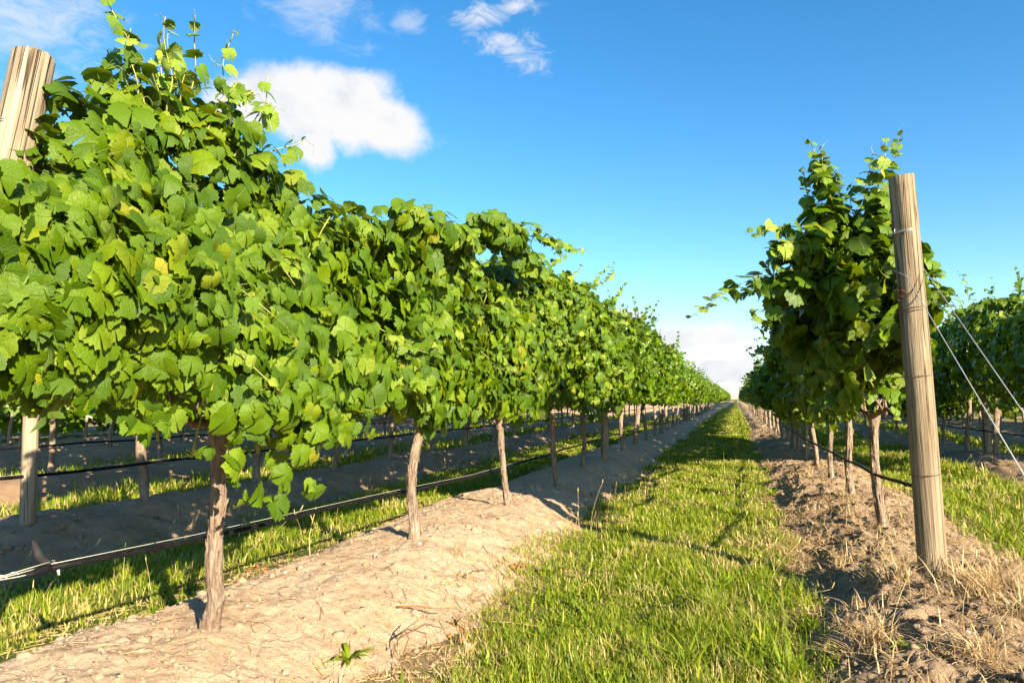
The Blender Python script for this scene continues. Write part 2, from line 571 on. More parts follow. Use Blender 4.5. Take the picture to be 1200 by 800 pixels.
# ------------------------------------------------------------------ the banks of soil, the ground sheet
ROW = 2.98
ROWX = {'L1': -1.95, 'R1': 1.03, 'L2': -4.93, 'L3': -7.91, 'L4': -10.89, 'L5': -13.87, 'R2': 4.05, 'R3': 7.03, 'R4': 10.01}
BANK = {  # centre offset, half width, clod size, start y, seed
    'L1': (-0.16, 0.93, 0.019, -2.0, 3), 'R1': (0.02, 0.84, 0.050, -1.5, 8), 'L2': (0.0, 0.86, 0.040, 0.8, 12), 'L3': (0, .86, .035, 1, 21),
    'L4': (0, .86, .03, 2, 22), 'L5': (0, .86, .03, 2, 23), 'R2': (0.0, 0.84, 0.055, 2.5, 31), 'R3': (0, .86, .04, 4, 32), 'R4': (0, .86, .04, 5, 33)}


def bank_h(row, x, y):
    off, hw, clod, y0, sd = BANK[row]
    d = np.asarray(x) - (ROWX[row] + off)
    e = np.abs(d) + 0.11 * vn(np.asarray(y) * 0.9, np.sign(d) * 3, 0, sd) + 0.06 * vn(np.asarray(x) * 5, np.asarray(y) * 5, 0, sd + 1)
    p = 1 - sstep(0.18, hw + 0.12, e)
    z = -0.06 + {'R1': 0.195, 'R2': 0.21}.get(row, 0.25) * p
    z = z + 0.045 * p * vn(np.asarray(y) * 0.65 + 3.3, 0, 0, sd + 2)
    z = z + clod * (0.25 + p) * 0.55 * fbm(np.asarray(x) * 4.2, np.asarray(y) * 4.2, 0, sd + 3, 3)
    rid = 1 - np.abs(fbm(np.asarray(x) * 6.5, np.asarray(y) * 6.5, 0, sd + 6, 4, 0.55))
    z = z + clod * 0.55 * (0.15 + p) * (rid - 0.6)
    z = z + (0.003 + clod * 0.12) * fbm(np.asarray(x) * 26, np.asarray(y) * 26, 0, sd + 9, 3, 0.65)
    pit = vn(np.asarray(x) * 11, np.asarray(y) * 11, 0, sd + 14)
    z = z - 0.014 * sstep(0.45, 0.8, pit) * p
    return z


def ground_h(x, y):
    return 0.018 * fbm(np.asarray(x) * 1.1, np.asarray(y) * 1.1, 0, 77, 3)


def height(x, y):
    h = ground_h(x, y)
    for r in ROWX:
        h = np.where(np.abs(np.asarray(x) - ROWX[r]) < 1.3, np.maximum(h, bank_h(r, x, y)), h)
    return h


def grid_mesh(name, xs, ys, zf, mat):
    X, Y = np.meshgrid(xs, ys)
    Z = zf(X, Y)
    v = np.stack([X, Y, Z], -1).reshape(-1, 3)
    nx, ny = len(xs), len(ys)
    i = (np.arange(ny - 1)[:, None] * nx + np.arange(nx - 1)[None, :]).ravel()
    return make_mesh(name, v, np.stack([i, i + 1, i + nx + 1, i + nx], 1), mat)


def ystep(y0, y1, s0, rate):
    ys = [y0]
    while ys[-1] < y1:
        ys.append(ys[-1] + max(s0, rate * abs(ys[-1])))
    return np.array(ys)


near_ = np.arange(-9, 9.01, 0.12)
far_ = np.array([10, 12, 15, 20, 30, 50, 90, 160, 300, 600, 1200, 2500.])
gx = np.concatenate([-far_[::-1], near_, far_])
gy = np.concatenate([-far_[::-1], np.arange(-9, 16, 0.12), [17, 20, 25, 32, 45, 70, 110, 200, 400, 900, 2500]])
obj('ground', grid_mesh('ground', gx, gy, lambda x, y: np.where((np.abs(x) < 30) & (np.abs(y) < 30), ground_h(x, y), 0.0), M['ground']))['kind'] = 'structure'
for r in ROWX:
    off, hw, clod, y0, sd = BANK[r]
    fine = r in ('L1', 'R1')
    mid = r in ('L2', 'R2')
    dx = 0.013 if fine else 0.04 if mid else 0.09
    xs = np.arange(-1.12, 1.121, dx) + ROWX[r] + off
    ys = ystep(y0, 190.0, dx, 0.0045 if fine else 0.01 if mid else 0.02)
    b = obj('soil_bank', grid_mesh('soil_bank', xs, ys, lambda x, y: bank_h(r, x, y) - 0.25 * sstep(0.5, 0.0, y - y0), M['sand' if r == 'L1' else 'clod' if r in ('R1', 'R2') else 'loam']))
    b['kind'] = 'structure'

# ------------------------------------------------------------------ grass
CAM = np.array([0, 0, CAM_Z])


def in_view(x, y, z, margin=60):
    p = np.stack([x, y, z], -1) - CAM
    zc = p @ CF
    zz = np.maximum(zc, 0.05)
    sx = 600 + 800 * (p @ CR) / zz
    sy = 400 - 800 * (p @ CU) / zz
    return (zc > 0.2) & (sx > -margin) & (sx < 1200 + margin) & (sy < 800 + margin * 2)


def blades(rng, x, y, z, h, wd, lean=0.5, flat=False):
    """one curved tapering blade per point; returns verts, tris"""
    n = len(x)
    a = rng.uniform(0, 2 * np.pi, n)
    dirx, diry = np.cos(a), np.sin(a)
    b = a + rng.uniform(-0.6, 0.6, n) + np.pi / 2
    px, py = np.cos(b), np.sin(b)
    le = lean * rng.uniform(0.25, 1.3, n)
    s = np.array([0, 0.4, 0.75, 1.0])
    wds = np.array([0.7, 1.0, 0.7, 0.0])
    V = []
    for k in range(4):
        out_ = h * le * s[k] ** 1.7
        zz = z + h * np.sqrt(np.maximum(1 - (le * 0.55 * s[k]) ** 2, 0.05)) * s[k] * (1 - 0.22 * le * s[k])
        cx, cy = x + dirx * out_, y + diry * out_
        if k < 3:
            V.append(np.stack([cx - px * wd * wds[k] / 2, cy - py * wd * wds[k] / 2, zz], -1))
            V.append(np.stack([cx + px * wd * wds[k] / 2, cy + py * wd * wds[k] / 2, zz], -1))
        else:
            V.append(np.stack([cx, cy, zz], -1))
    V = np.stack(V, 1).reshape(-1, 3)
    T = np.array([[0, 1, 3], [0, 3, 2], [2, 3, 5], [2, 5, 4], [4, 5, 6]])
    return V, (np.arange(n)[:, None, None] * 7 + T[None]).reshape(-1, 3)


def grass_lane(name, x0, x1, y0, y1, n, h0, label, seed, mat='grass', soft=0.22):
    rng = np.random.default_rng(seed)
    u = rng.random(n * 2)
    p = 0.85
    y = (y0 ** (1 - p * 1.0) + u * (y1 ** (1 - p) - y0 ** (1 - p))) ** (1 / (1 - p))
    x = rng.uniform(x0 - soft, x1 + soft, n * 2)
    edge = np.minimum(x - x0, x1 - x) + 0.16 * vn(x * 3, y * 1.4, 0, seed) + 0.1 * vn(x * 9, y * 6, 0, seed + 1)
    keep = (rng.random(n * 2) < sstep(-soft, soft * 0.7, edge)) & in_view(x, y, 0 * x + 0.1, 260)
    clump = vn(x * 7, y * 5, 0, seed + 4)
    keep &= rng.random(n * 2) < 0.62 + 0.38 * clump + 0.25 * vn(x * 1.9, y * 1.0, 0, seed + 7)
    x, y = x[keep][:n], y[keep][:n]
    z = height(x, y) - 0.008
    dist = np.hypot(x, y)
    tall = 1 + 0.55 * vn(x * 1.6, y * 1.1, 0, seed + 2) + 0.4 * vn(x * 6, y * 4, 0, seed + 3)
    h = h0 * np.clip(tall, 0.35, 2.0) * rng.uniform(0.55, 1.35, len(x)) * np.clip(1.0 + 0.012 * dist, 1, 1.3)
    wd = rng.uniform(0.0022, 0.0052, len(x)) * np.clip(dist / 3.2, 1, 9)
    V, T = blades(rng, x, y, z, h, wd, 0.75)
    o = obj(name, make_mesh(name, V, T, M[mat]))
    tag(o, label, None, None, 'stuff')
    return o


grass_lane('grass', -1.22, 0.22, 1.5, 75, 200000, 0.060, 'sunlit yellow green grass of the mown lane down the middle', 101)
grass_lane('grass', -4.12, -3.02, 0.6, 45, 70000, 0.066, 'grass strip between the left row and the bank behind it', 102)
grass_lane('grass', 1.86, 3.22, 2.5, 45, 42000, 0.10, 'grass strip to the right of the tall end post', 103)
grass_lane('grass', -7.05, -5.75, 3.0, 45, 16000, 0.11, 'shaded grass strip two rows to the left', 104)
grass_lane('grass', -10.0, -8.7, 5.0, 45, 9000, 0.12, 'shaded grass strip three rows to the left', 105)
grass_lane('grass', 4.9, 6.2, 6.0, 45, 9000, 0.11, 'shaded grass strip two rows to the right', 106)


def tufts(name, centres, label, seed, mat, n, h, wd, lean, kind='stuff'):
    rng = np.random.default_rng(seed)
    xs, ys, hs = [], [], []
    for (cx, cy, r, amt, hh) in centres:
        k = int(n * amt)
        a, q = rng.uniform(0, 2 * np.pi, k), r * np.abs(rng.normal(0, 0.6, k))
        xs.append(cx + q * np.cos(a)); ys.append(cy + q * np.sin(a)); hs.append(hh * rng.uniform(0.35, 1.25, k))
    x, y, hs = np.concatenate(xs), np.concatenate(ys), np.concatenate(hs)
    V, T = blades(rng, x, y, height(x, y) - 0.01, h * hs, wd * rng.uniform(0.6, 1.4, len(x)), lean)
    o = obj(name, make_mesh(name, V, T, M[mat]))
    tag(o, label, None, None, kind)
    return o


rg = np.random.default_rng(5)
# lush broad tufts along the near right side of the lane and its left edge
cs = [(rg.uniform(-0.35, 0.28), rg.uniform(2.3, 4.2), 0.07, 1.0, rg.uniform(0.7, 1.2)) for _ in range(26)]
cs += [(rg.uniform(-1.2, -0.3), rg.uniform(2.3, 4.5), 0.06, 0.6, rg.uniform(0.5, 0.9)) for _ in range(22)]
cs += [(0.22 + rg.uniform(-.12, .1), rg.uniform(4, 14), 0.08, 0.7, rg.uniform(0.5, 1.0)) for _ in range(26)]
tufts('grass_tufts', cs, 'broad bladed lush grass tufts at the near edge of the lane', 6, 'tuft', 26, 0.15, 0.009, 1.1)
# dry straw on the right bank and on the foot of the left one
cs = [(0.94 + .16, 4.0, .14, 2.6, 1.1), (0.78, 4.02, .10, 1.2, 1.3), (1.2, 4.1, .16, 1.6, 1.0), (.52, 3.25, .11, 2.4, 1.1), (.85, 3.0, .1, 1.2, 1.0), (1.25, 3.6, .2, 2.4, 1.1), (1.1, 3.85, .2, 2.5, 1.2), (.62, 2.75, .08, 1.0, .8), (1.36, 2.9, .2, 2.0, 1.1), (1.55, 3.2, .2, 1.5, 1.0),
      (.42, 5.6, .16, 1.2, .8), (.62, 4.9, .12, 1.0, .8), (.5, 6.7, .2, 1.4, .9), (1.0, 5.9, .12, 1.3, 1.0), (1.02, 7.3, .16, 1.2, .9), (1.5, 5.2, .2, 1.3, .8), (1.62, 4.4, .18, 1.3, .8), (1.0, 2.5, .1, .8, .9)]
cs += [(rg.uniform(.25, 1.85), 2.2 + 22 * rg.random() ** 2, rg.uniform(.08, .22), .5, rg.uniform(.4, .85)) for _ in range(330)]
cs += [(4.05 + rg.uniform(-.8, .8), rg.uniform(6, 20), .2, .8, rg.uniform(.6, 1.0)) for _ in range(50)]
cs += [(rg.uniform(-.25, .34), 2.6 + 9 * rg.random() ** 1.5, .16, .8, rg.uniform(.3, .55)) for _ in range(60)]
tufts('dry_grass', cs, 'bleached dry grass and straw scattered over the rough right bank', 7, 'straw', 60, 0.15, 0.0042, 1.35)
cs = [(-1.32 + rg.uniform(-.14, .16), rg.uniform(2.2, 9), .07, .5, rg.uniform(.3, .7)) for _ in range(60)]
cs += [(-3.0 + rg.uniform(-.2, .16), rg.uniform(1.6, 8), .08, .7, rg.uniform(.3, .6)) for _ in range(60)]
cs += [(-4.3 + rg.uniform(-.2, .2), rg.uniform(2, 14), .08, .5, rg.uniform(.3, .6)) for _ in range(50)]
cs += [(-1.22 + rg.uniform(-.16, .14), rg.uniform(2.2, 6), .08, .7, rg.uniform(.3, .7)) for _ in range(50)]
cs += [(-1.35, 3.45, .1, .9, .8), (-1.62, 3.9, .08, 1.2, 0.9), (-1.25, 2.8, .12, 1.0, .7)]
tufts('dry_grass', cs, 'sparse straw and dry thatch at the foot of the sandy bank', 8, 'straw', 40, 0.11, 0.0036, 1.4)


def litter(name, n, xr, yr, seed, mat, label, ln=(0.02, 0.09), rad=0.0016, pw=1.0):
    """thin broken straws and twiglets lying on the soil"""
    rng = np.random.default_rng(seed)
    x = rng.uniform(*xr, n); y = yr[0] + (yr[1] - yr[0]) * rng.random(n) ** pw
    L = rng.uniform(*ln, n); a = rng.uniform(0, np.pi, n)
    P = []
    for s in (-0.5, 0.0, 0.5):
        xx = x + np.cos(a) * L * s + 0.12 * L * (s == 0) * rng.normal(0, 1, n); yy = y + np.sin(a) * L * s
        P.append(np.stack([xx, yy, height(xx, yy) + rad * rng.uniform(0.3, 3.0, n)], -1))
    nx, ny = -np.sin(a), np.cos(a)
    r = rad * rng.uniform(0.6, 1.6, n)
    V = []
    for p in P:
        V.append(p + np.stack([nx * r, ny * r, 0 * r], -1)); V.append(p - np.stack([nx * r, ny * r, 0 * r], -1)); V.append(p + np.stack([0 * r, 0 * r, r * 1.6], -1))
    V = np.stack(V, 1).reshape(-1, 3)
    T = []
    for k in (0, 3):
        for i_, j_ in ((0, 2), (2, 1), (1, 0)):
            T += [[k + i_, k + j_, k + 3 + j_], [k + i_, k + 3 + j_, k + 3 + i_]]
    T = np.array(T)
    o = obj(name, make_mesh(name, V, (np.arange(n)[:, None, None] * 9 + T[None]).reshape(-1, 3), M[mat]))
    tag(o, label, None, None, 'stuff')


litter('straw_litter', 9000, (.2, 1.95), (1.9, 14), 41, 'straw', 'broken pale straw lying flat over the right bank', (0.03, 0.13), 0.0011, 1.8)
litter('straw_litter', 420, (-2.9, -1.05), (1.9, 9), 42, 'straw', 'thin straw bits lying over the sandy left bank', (0.02, 0.12), 0.0014, 1.5)
litter('straw_litter', 1500, (-1.6, -1.0), (1.9, 12), 45, 'straw', 'straw and thatch along the edge between sand and lane grass', (0.02, 0.10), 0.0016, 1.5)
litter('straw_litter', 1300, (-3.2, -2.7), (1.5, 12), 46, 'straw', 'straw and thatch along the far foot of the sandy bank', (0.02, 0.10), 0.0016, 1.5)
litter('twig_litter', 900, (-2.9, -1.15), (1.9, 9), 43, 'twig', 'dark broken twigs and roots lying on the sandy left bank', (0.012, 0.06), 0.0010, 1.5)
litter('twig_litter', 300, (.3, 1.9), (2.0, 10), 44, 'twig', 'dark broken twigs lying on the rough right bank', (0.02, 0.10), 0.0018, 1.6)


def clods(name, n, xr, yr, seed, mat, label, size, pw=1.6):
    rng = np.random.default_rng(seed)
    ico = np.array([[0, 0, 1], [.89, 0, .45], [.28, .85, .45], [-.72, .53, .45], [-.72, -.53, .45], [.28, -.85, .45], [.72, .53, -.45], [-.28, .85, -.45], [-.89, 0, -.45], [-.28, -.85, -.45], [.72, -.53, -.45], [0, 0, -1]])
    it = np.array([[0, 1, 2], [0, 2, 3], [0, 3, 4], [0, 4, 5], [0, 5, 1], [1, 6, 2], [2, 7, 3], [3, 8, 4], [4, 9, 5], [5, 10, 1], [6, 7, 2], [7, 8, 3], [8, 9, 4], [9, 10, 5], [10, 6, 1], [7, 6, 11], [8, 7, 11], [9, 8, 11], [10, 9, 11], [6, 10, 11]])
    x = rng.uniform(*xr, n); y = yr[0] + (yr[1] - yr[0]) * rng.random(n) ** pw
    s = np.minimum(size * rng.lognormal(0, 0.55, n), size * 2.6)
    v = ico[None] * (1 + 0.3 * rng.normal(0, 1, (n, 12, 1))) * s[:, None, None] * np.array([1.1, 1, .7])
    v = v + np.stack([x, y, height(x, y) + s * 0.1], -1)[:, None, :]
    o = obj(name, make_mesh(name, v.reshape(-1, 3), (np.arange(n)[:, None, None] * 12 + it[None]).reshape(-1, 3), M[mat]))
    tag(o, label, None, None, 'stuff')


clods('soil_crumbs', 2600, (.3, 1.85), (1.9, 12), 51, 'clod', 'crumbs and clods of dry earth on the right bank', 0.010)
clods('soil_crumbs', 3200, (-2.95, -1.15), (1.7, 10), 52, 'sand', 'small crumbs of dry sand on the left bank', 0.0050)
clods('soil_crumbs', 420, (-2.95, -1.1), (1.7, 9), 54, 'sand', 'small clods of dry earth on the left bank', 0.0115)
clods('soil_crumbs', 700, (-5.7, -4.2), (1.8, 14), 53, 'loam', 'crumbs of earth on the shaded bank behind', 0.012)

# ------------------------------------------------------------------ grape leaves
HI_ANG = np.radians([0, 8, 16, 25, 34, 42, 50, 58, 66, 75, 85, 96, 108, 120, 132, 146, 160, 172])
HI_RAD = np.array([1.05, .94, .97, .89, .91, .83, .93, .89, .98, .88, .91, .81, .87, .79, .84, .73, .68, .47])
MID_ANG = np.radians([0, 22, 40, 64, 92, 118, 146, 168])
MID_RAD = np.array([1.03, .90, .78, .95, .76, .80, .68, .44])
LO_ANG = np.radians([0, 45, 72, 125])
LO_RAD = np.array([1.02, .80, .90, .66])


def leaf_shape(rng, lod):
    ang, rad = {'hi': (HI_ANG, HI_RAD), 'mid': (MID_ANG, MID_RAD), 'lo': (LO_ANG, LO_RAD)}[lod]
    jit = 0.055 if lod == 'hi' else 0.08
    aL, aR = ang[1:], ang
    rR = rad * (1 + rng.normal(0, jit, len(rad)))
    rL = rad[1:] * (1 + rng.normal(0, jit, len(rad) - 1))
    A = np.concatenate([aR, -aL[::-1]])
    Rr = np.concatenate([rR, rL[::-1]])
    lobes = rng.uniform(0.65, 1.2)
    Rr = 0.8 + (Rr - 0.8) * lobes
    n = len(A)
    ox, oy = np.sin(A) * Rr, np.cos(A) * Rr
    pts = [np.array([[0, 0]])]
    tris = []
    if lod == 'hi':
        idx = np.arange(0, n, 2)
        m_ = len(idx)
        pts.append(np.stack([ox[idx], oy[idx]], 1) * 0.55)
        pts.append(np.stack([ox, oy], 1))
        for k in range(m_):
            k2 = (k + 1) % m_
            last = k == m_ - 1
            if not last:
                tris.append([0, 1 + k2, 1 + k])
            o0 = 1 + m_ + 2 * k
            o1 = o0 + 1 if 2 * k + 1 < n else None
            if o1 is not None:
                tris.append([1 + k, o1, o0])
                if not last:
                    tris.append([1 + k, 1 + k2, o1]); tris.append([1 + k2, o0 + 2, o1])
    else:
        pts.append(np.stack([ox, oy], 1))
        for k in range(n):
            if k != len(ang) - 1:
                tris.append([0, 1 + (k + 1) % n, 1 + k])
    P = np.concatenate(pts)
    x, y = P[:, 0], P[:, 1]
    r2 = x * x + y * y
    z = -rng.uniform(0.10, 0.55) * r2 + rng.uniform(-0.10, 0.42) * np.abs(x) - rng.uniform(-0.05, 0.34) * np.clip(y, 0, 2) ** 2
    z = z + rng.uniform(0.05, 0.13) * np.sin(np.arctan2(x, y) * rng.integers(3, 6) + rng.uniform(0, 6)) * r2 + rng.uniform(-0.22, 0.22) * x * y
    V = np.stack([x, y, z], 1)
    # petiole: a thin strip running back from the sinus
    k = len(V)
    L = rng.uniform(0.5, 0.85)
    V = np.concatenate([V, [[0.025, -0.25, -0.10], [-0.025, -0.25, -0.10], [0.02, -L, -0.42], [-0.02, -L, -0.42]]])
    tris += [[0, k, k + 1], [k, k + 2, k + 3], [k, k + 3, k + 1]]
    uv = np.concatenate([P, [[0, 0]] * 4])
    return V / 1.75, np.array(tris), uv


lr = np.random.default_rng(11)
SHAPES = {'hi': [leaf_shape(lr, 'hi') for _ in range(14)], 'mid': [leaf_shape(lr, 'mid') for _ in range(12)], 'lo': [leaf_shape(lr, 'lo') for _ in range(8)]}
LEAF_ME = [make_mesh('leaf', v, t, M['leaf'], uv) for v, t, uv in SHAPES['hi']]
LEAF_ME_Y = [make_mesh('young_leaf', v, t, M['leaf_young'], uv) for v, t, uv in SHAPES['hi']]


def frames(N, T):
    N = unit(N)
    T = T - N * np.sum(T * N, -1, keepdims=True)
    T = unit(T)
    X = np.cross(T, N)
    return np.stack([X, T, N], -1)      # columns


def foliage_mesh(name, P, N, T, S, rng, lod, mat):
    F = frames(N, T)
    shapes = SHAPES[lod]
    k = rng.integers(0, len(shapes), len(P))
    vs_, ts, us, n = [], [], [], 0
    for i, (v, t, uv) in enumerate(shapes):
        ii = np.nonzero(k == i)[0]
        if not len(ii):
            continue
        if lod == 'lo':
            v = v[:-4]; uv = uv[:-4]; t = t[:-3]
        w_ = np.einsum('nij,vj->nvi', F[ii], v) * S[ii, None, None] + P[ii, None, :]
        vs_.append(w_.reshape(-1, 3)); us.append(np.tile(uv, (len(ii), 1)))
        ts.append((np.arange(len(ii))[:, None, None] * len(v) + t[None]).reshape(-1, 3) + n)
        n += len(ii) * len(v)
    return make_mesh(name, np.concatenate(vs_), np.concatenate(ts), mat, np.concatenate(us))


class Leaves:
    def __init__(self):
        self.P, self.N, self.T, self.S, self.Y = [], [], [], [], []

    def add(self, P, N, T, S, young=False):
        self.P.append(P); self.N.append(N); self.T.append(T); self.S.append(S); self.Y.append(np.full(len(P), young))

    def arrays(self):
        return tuple(np.concatenate(a) for a in (self.P, self.N, self.T, self.S, self.Y))


def shell(rng, LV, y0, y1, xc, zb, zt, wd, side, n, size, seed, sunward=0.18, vis=True):
    """leaves shingled over one side of the hedge (functions zb, zt of y; wd of y and z)"""
    y = rng.uniform(y0, y1, n)
    u = rng.random(n)
    b, t_ = zb(y) + 0.10 * vn(y * 5, 3, 0, seed), zt(y) + 0.10 * vn(y * 4, 7, 0, seed)
    z = b + (t_ - b) * u
    W = wd(y, u) * (1 + 0.30 * vn(y * 2.1, z * 2.1, side * 5, seed + 1) + 0.20 * vn(y * 5.5, z * 5.5, side * 9, seed + 2))
    depth = np.abs(rng.normal(0, 0.55, n)) * 0.19 * W / 0.38
    x = xc + side * (W - depth)
    # ragged gaps into the shade inside
    hole = vn(y * 3.4, z * 3.4, side * 11, seed + 3)
    keep = rng.random(n) < np.where(hole > 0.30, 0.22, 1.0)
    keep &= rng.random(n) < np.where(u < 0.15, 0.55, 1.0)
    out_ = np.stack([np.full(n, float(side)), 0.35 * vn(y * 3, z * 3, 2, seed + 4), 0.16 + 0.5 * (u - 0.45)], -1)
    N = unit(out_) + sunward * SUN_DIR + rng.normal(0, 0.50, (n, 3))
    T = np.stack([rng.normal(0, 0.25, n), rng.normal(0, 0.55, n), -1.0 + rng.normal(0, 0.25, n)], -1)
    S = np.clip(rng.lognormal(np.log(size * 0.93), 0.34, n), size * 0.35, size * 1.6)
    LV.add(np.stack([x, y, z], -1)[keep], N[keep], T[keep], S[keep])


def inside(rng, LV, y0, y1, xc, zb, zt, w_, n, size):
    y = rng.uniform(y0, y1, n)
    z = zb(y) + 0.08 + (zt(y) - zb(y) - 0.1) * rng.random(n)
    x = xc + rng.normal(0, 0.5, n) * w_
    LV.add(np.stack([x, y, z], -1), rng.normal(0, 1, (n, 3)), rng.normal(0, 1, (n, 3)) + np.array([0, 0, -1]), size * rng.uniform(0.7, 1.2, n))


def crest(rng, LV, y0, y1, xc, zt, w_, n, size, seed):
    y = rng.uniform(y0, y1, n)
    x = xc + rng.normal(0, 0.55, n) * w_
    z = zt(y) + 0.10 * vn(y * 4, 7, 0, seed) + 0.05 + rng.normal(0, 0.05, n) - 0.28 * ((x - xc) / w_) ** 2 * w_
    N = np.stack([(x - xc) * 2.0, rng.normal(0, 0.4, n), np.full(n, 0.7)], -1) + rng.normal(0, 0.35, (n, 3)) + 0.3 * SUN_DIR
    T = np.stack([(x - xc) + rng.normal(0, 0.4, n), rng.normal(0, 0.6, n), -0.6 + rng.normal(0, 0.4, n)], -1)
    LV.add(np.stack([x, y, z], -1), N, T, np.clip(rng.lognormal(np.log(size), 0.26, n), size * 0.45, size * 1.5))


def clump(rng, LV, c, rad, n, size):
    d = unit(rng.normal(0, 1, (n, 3)))
    q = rng.random(n) ** 0.4
    P = np.array(c) + d * q[:, None] * np.array(rad)
    N = d * np.array([1, .6, 1]) + np.array([0, 0, .35]) + 0.35 * SUN_DIR + rng.normal(0, .35, (n, 3))
    T = np.stack([rng.normal(0, .35, n), rng.normal(0, .5, n), -1 + rng.normal(0, .3, n)], -1)
    LV.add(P, N, T, np.clip(rng.lognormal(np.log(size), 0.25, n), size * .5, size * 1.5))


def shoot_path(rng, p0, p1, sag=0.0, wob=0.03, n=16):
    p0, p1 = np.array(p0, float), np.array(p1, float)
    t = np.linspace(0, 1, n)
    p = p0 + (p1 - p0) * t[:, None]
    p[:, 2] += sag * 4 * t * (1 - t)
    ph = rng.uniform(0, 6, 3)
    L = np.linalg.norm(p1 - p0)
    for k in range(3):
        p[:, k] += wob * L * np.sin(t * rng.uniform(4, 8) + ph[k]) * t
    return p


def shoot(rng, LV, acc, p0, p1, sag=0.0, wob=0.04, gap=0.05, size=0.105, tip=0.03, r0=0.0034, tendrils=True, from_t=0.0):
    """a cane with alternate leaves that get smaller towards its tip, and tendrils"""
    path = shoot_path(rng, p0, p1, sag, wob)
    acc.add(*tube(path, np.linspace(r0, 0.0016, len(path)), 5))
    seg = np.linalg.norm(np.diff(path, axis=0), axis=1)
    cum_ = np.concatenate([[0], np.cumsum(seg)])
    L = cum_[-1]
    s = np.arange(gap * 0.5 + from_t * L, L, gap)
    s = s + rng.normal(0, gap * 0.2, len(s))
    t = np.clip(s / L, 0, 1)
    P = np.stack([np.interp(s, cum_, path[:, k]) for k in range(3)], -1)
    tan = unit(np.stack([np.interp(s, cum_, np.gradient(path[:, k])) for k in range(3)], -1))
    sz = size * (1 - t) ** 0.55 * rng.uniform(0.7, 1.2, len(t)) + tip
    ref = unit(np.cross(tan, rng.normal(0, 1, 3)))
    sgn = np.where(np.arange(len(s)) % 2 == 0, 1.0, -1.0)[:, None]
    away = unit(ref * sgn + rng.normal(0, 0.35, (len(s), 3)) + np.array([0, 0, -0.15]))
    pos = P + away * (sz * 0.32)[:, None]
    N = unit(away * 0.35 + np.array([0, 0, 0.55]) + 0.45 * SUN_DIR + rng.normal(0, 0.38, (len(s), 3)))
    T = away * 0.7 + np.array([0, 0, -0.75]) + 0.2 * tan
    old = t < 0.55
    if old.any():
        LV.add(pos[old], N[old], T[old], sz[old])
    if (~old).any():
        LV.add(pos[~old], N[~old], T[~old], sz[~old], True)
    if tendrils:
        for k in range(len(s)):
            if t[k] > 0.35 and rng.random() < 0.45:
                q = np.linspace(0, 1, 10)
                ln = rng.uniform(0.05, 0.12)
                d = unit(-away[k] + 0.8 * tan[k] + rng.normal(0, 0.3, 3))
                e = unit(np.cross(d, rng.normal(0, 1, 3)))
                f_ = np.cross(d, e)
                cr = 0.018 * q ** 2
                tp = P[k] + d * (ln * q * (1 - 0.25 * q))[:, None] + e * (cr * np.sin(q * 7))[:, None] + f_ * (cr * (1 - np.cos(q * 7)))[:, None]
                tp[:, 2] -= 0.05 * q ** 2 * rng.random()
                acc.add(*tube(tp, np.linspace(0.0014, 0.0006, 10), 3, cap=False))


def trunk_mesh(rng, h, r, sides, rings, lean=(0, 0), kink=0.0):
    t = np.linspace(0, 1, rings)
    p = np.zeros((rings, 3))
    p[:, 2] = -0.08 + (h + 0.08) * t
    ph = rng.uniform(0, 6, 2)
    p[:, 0] = lean[0] * t + 0.022 * np.sin(t * rng.uniform(3, 6) + ph[0]) * np.sin(np.pi * t) + kink * np.exp(-((t - 0.22) / 0.10) ** 2)
    p[:, 1] = lean[1] * t + 0.022 * np.sin(t * rng.uniform(3, 6) + ph[1]) * np.sin(np.pi * t)
    R = r * (1.25 - 0.35 * t + 0.25 * np.exp(-(t / 0.12) ** 2) + 0.60 * np.exp(-((t - 1) / 0.09) ** 2))
    sd = int(rng.integers(1000))

    def bm(i, a, path):
        z = path[:, 2][:, None]
        c, s = np.cos(a), np.sin(a)
        return 1 + 0.16 * vn(c * 2.6 + 5, s * 2.6 + 5, z * 7, sd) + 0.14 * vn(c * 6, s * 6, z * 6, sd + 1) + 0.13 * vn(c * 11, s * 11, z * 14, sd + 2) + 0.06 * vn(c * 16, s * 16, z * 70, sd + 3)
    return tube(p, R, sides, True, bm), p[-1]


def cordon_mesh(rng, top, half, sides=7, front=0.72):
    acc = Acc()
    for s in (-1, 1):
        half = front if s < 0 else half
        t = np.linspace(0, 1, 14)
        p = np.stack([top[0] + 0.02 * np.sin(t * 7 + s), top[1] + s * half * t, top[2] - 0.02 + 0.05 * np.sin(t * 1.5) + 0.012 * np.sin(t * 11 + s)], -1)
        sd = int(rng.integers(1000))
        acc.add(*tube(p, 0.024 * (1 - 0.45 * t), sides, True, lambda i, a, path: 1 + 0.2 * vn(np.cos(a) * 2, np.sin(a) * 2, path[:, 1][:, None] * 14, sd)))
        for k in range(4):                       # spurs
            q = 0.15 + 0.22 * k
            b = np.array([np.interp(q, t, p[:, j]) for j in range(3)])
            e = b + np.array([rng.normal(0, .03), rng.normal(0, .03), .11])
            acc.add(*tube(np.linspace(b, e, 4), [0.011, .009, .008, .006], 5))
    return acc


LANE = 'the grass lane'
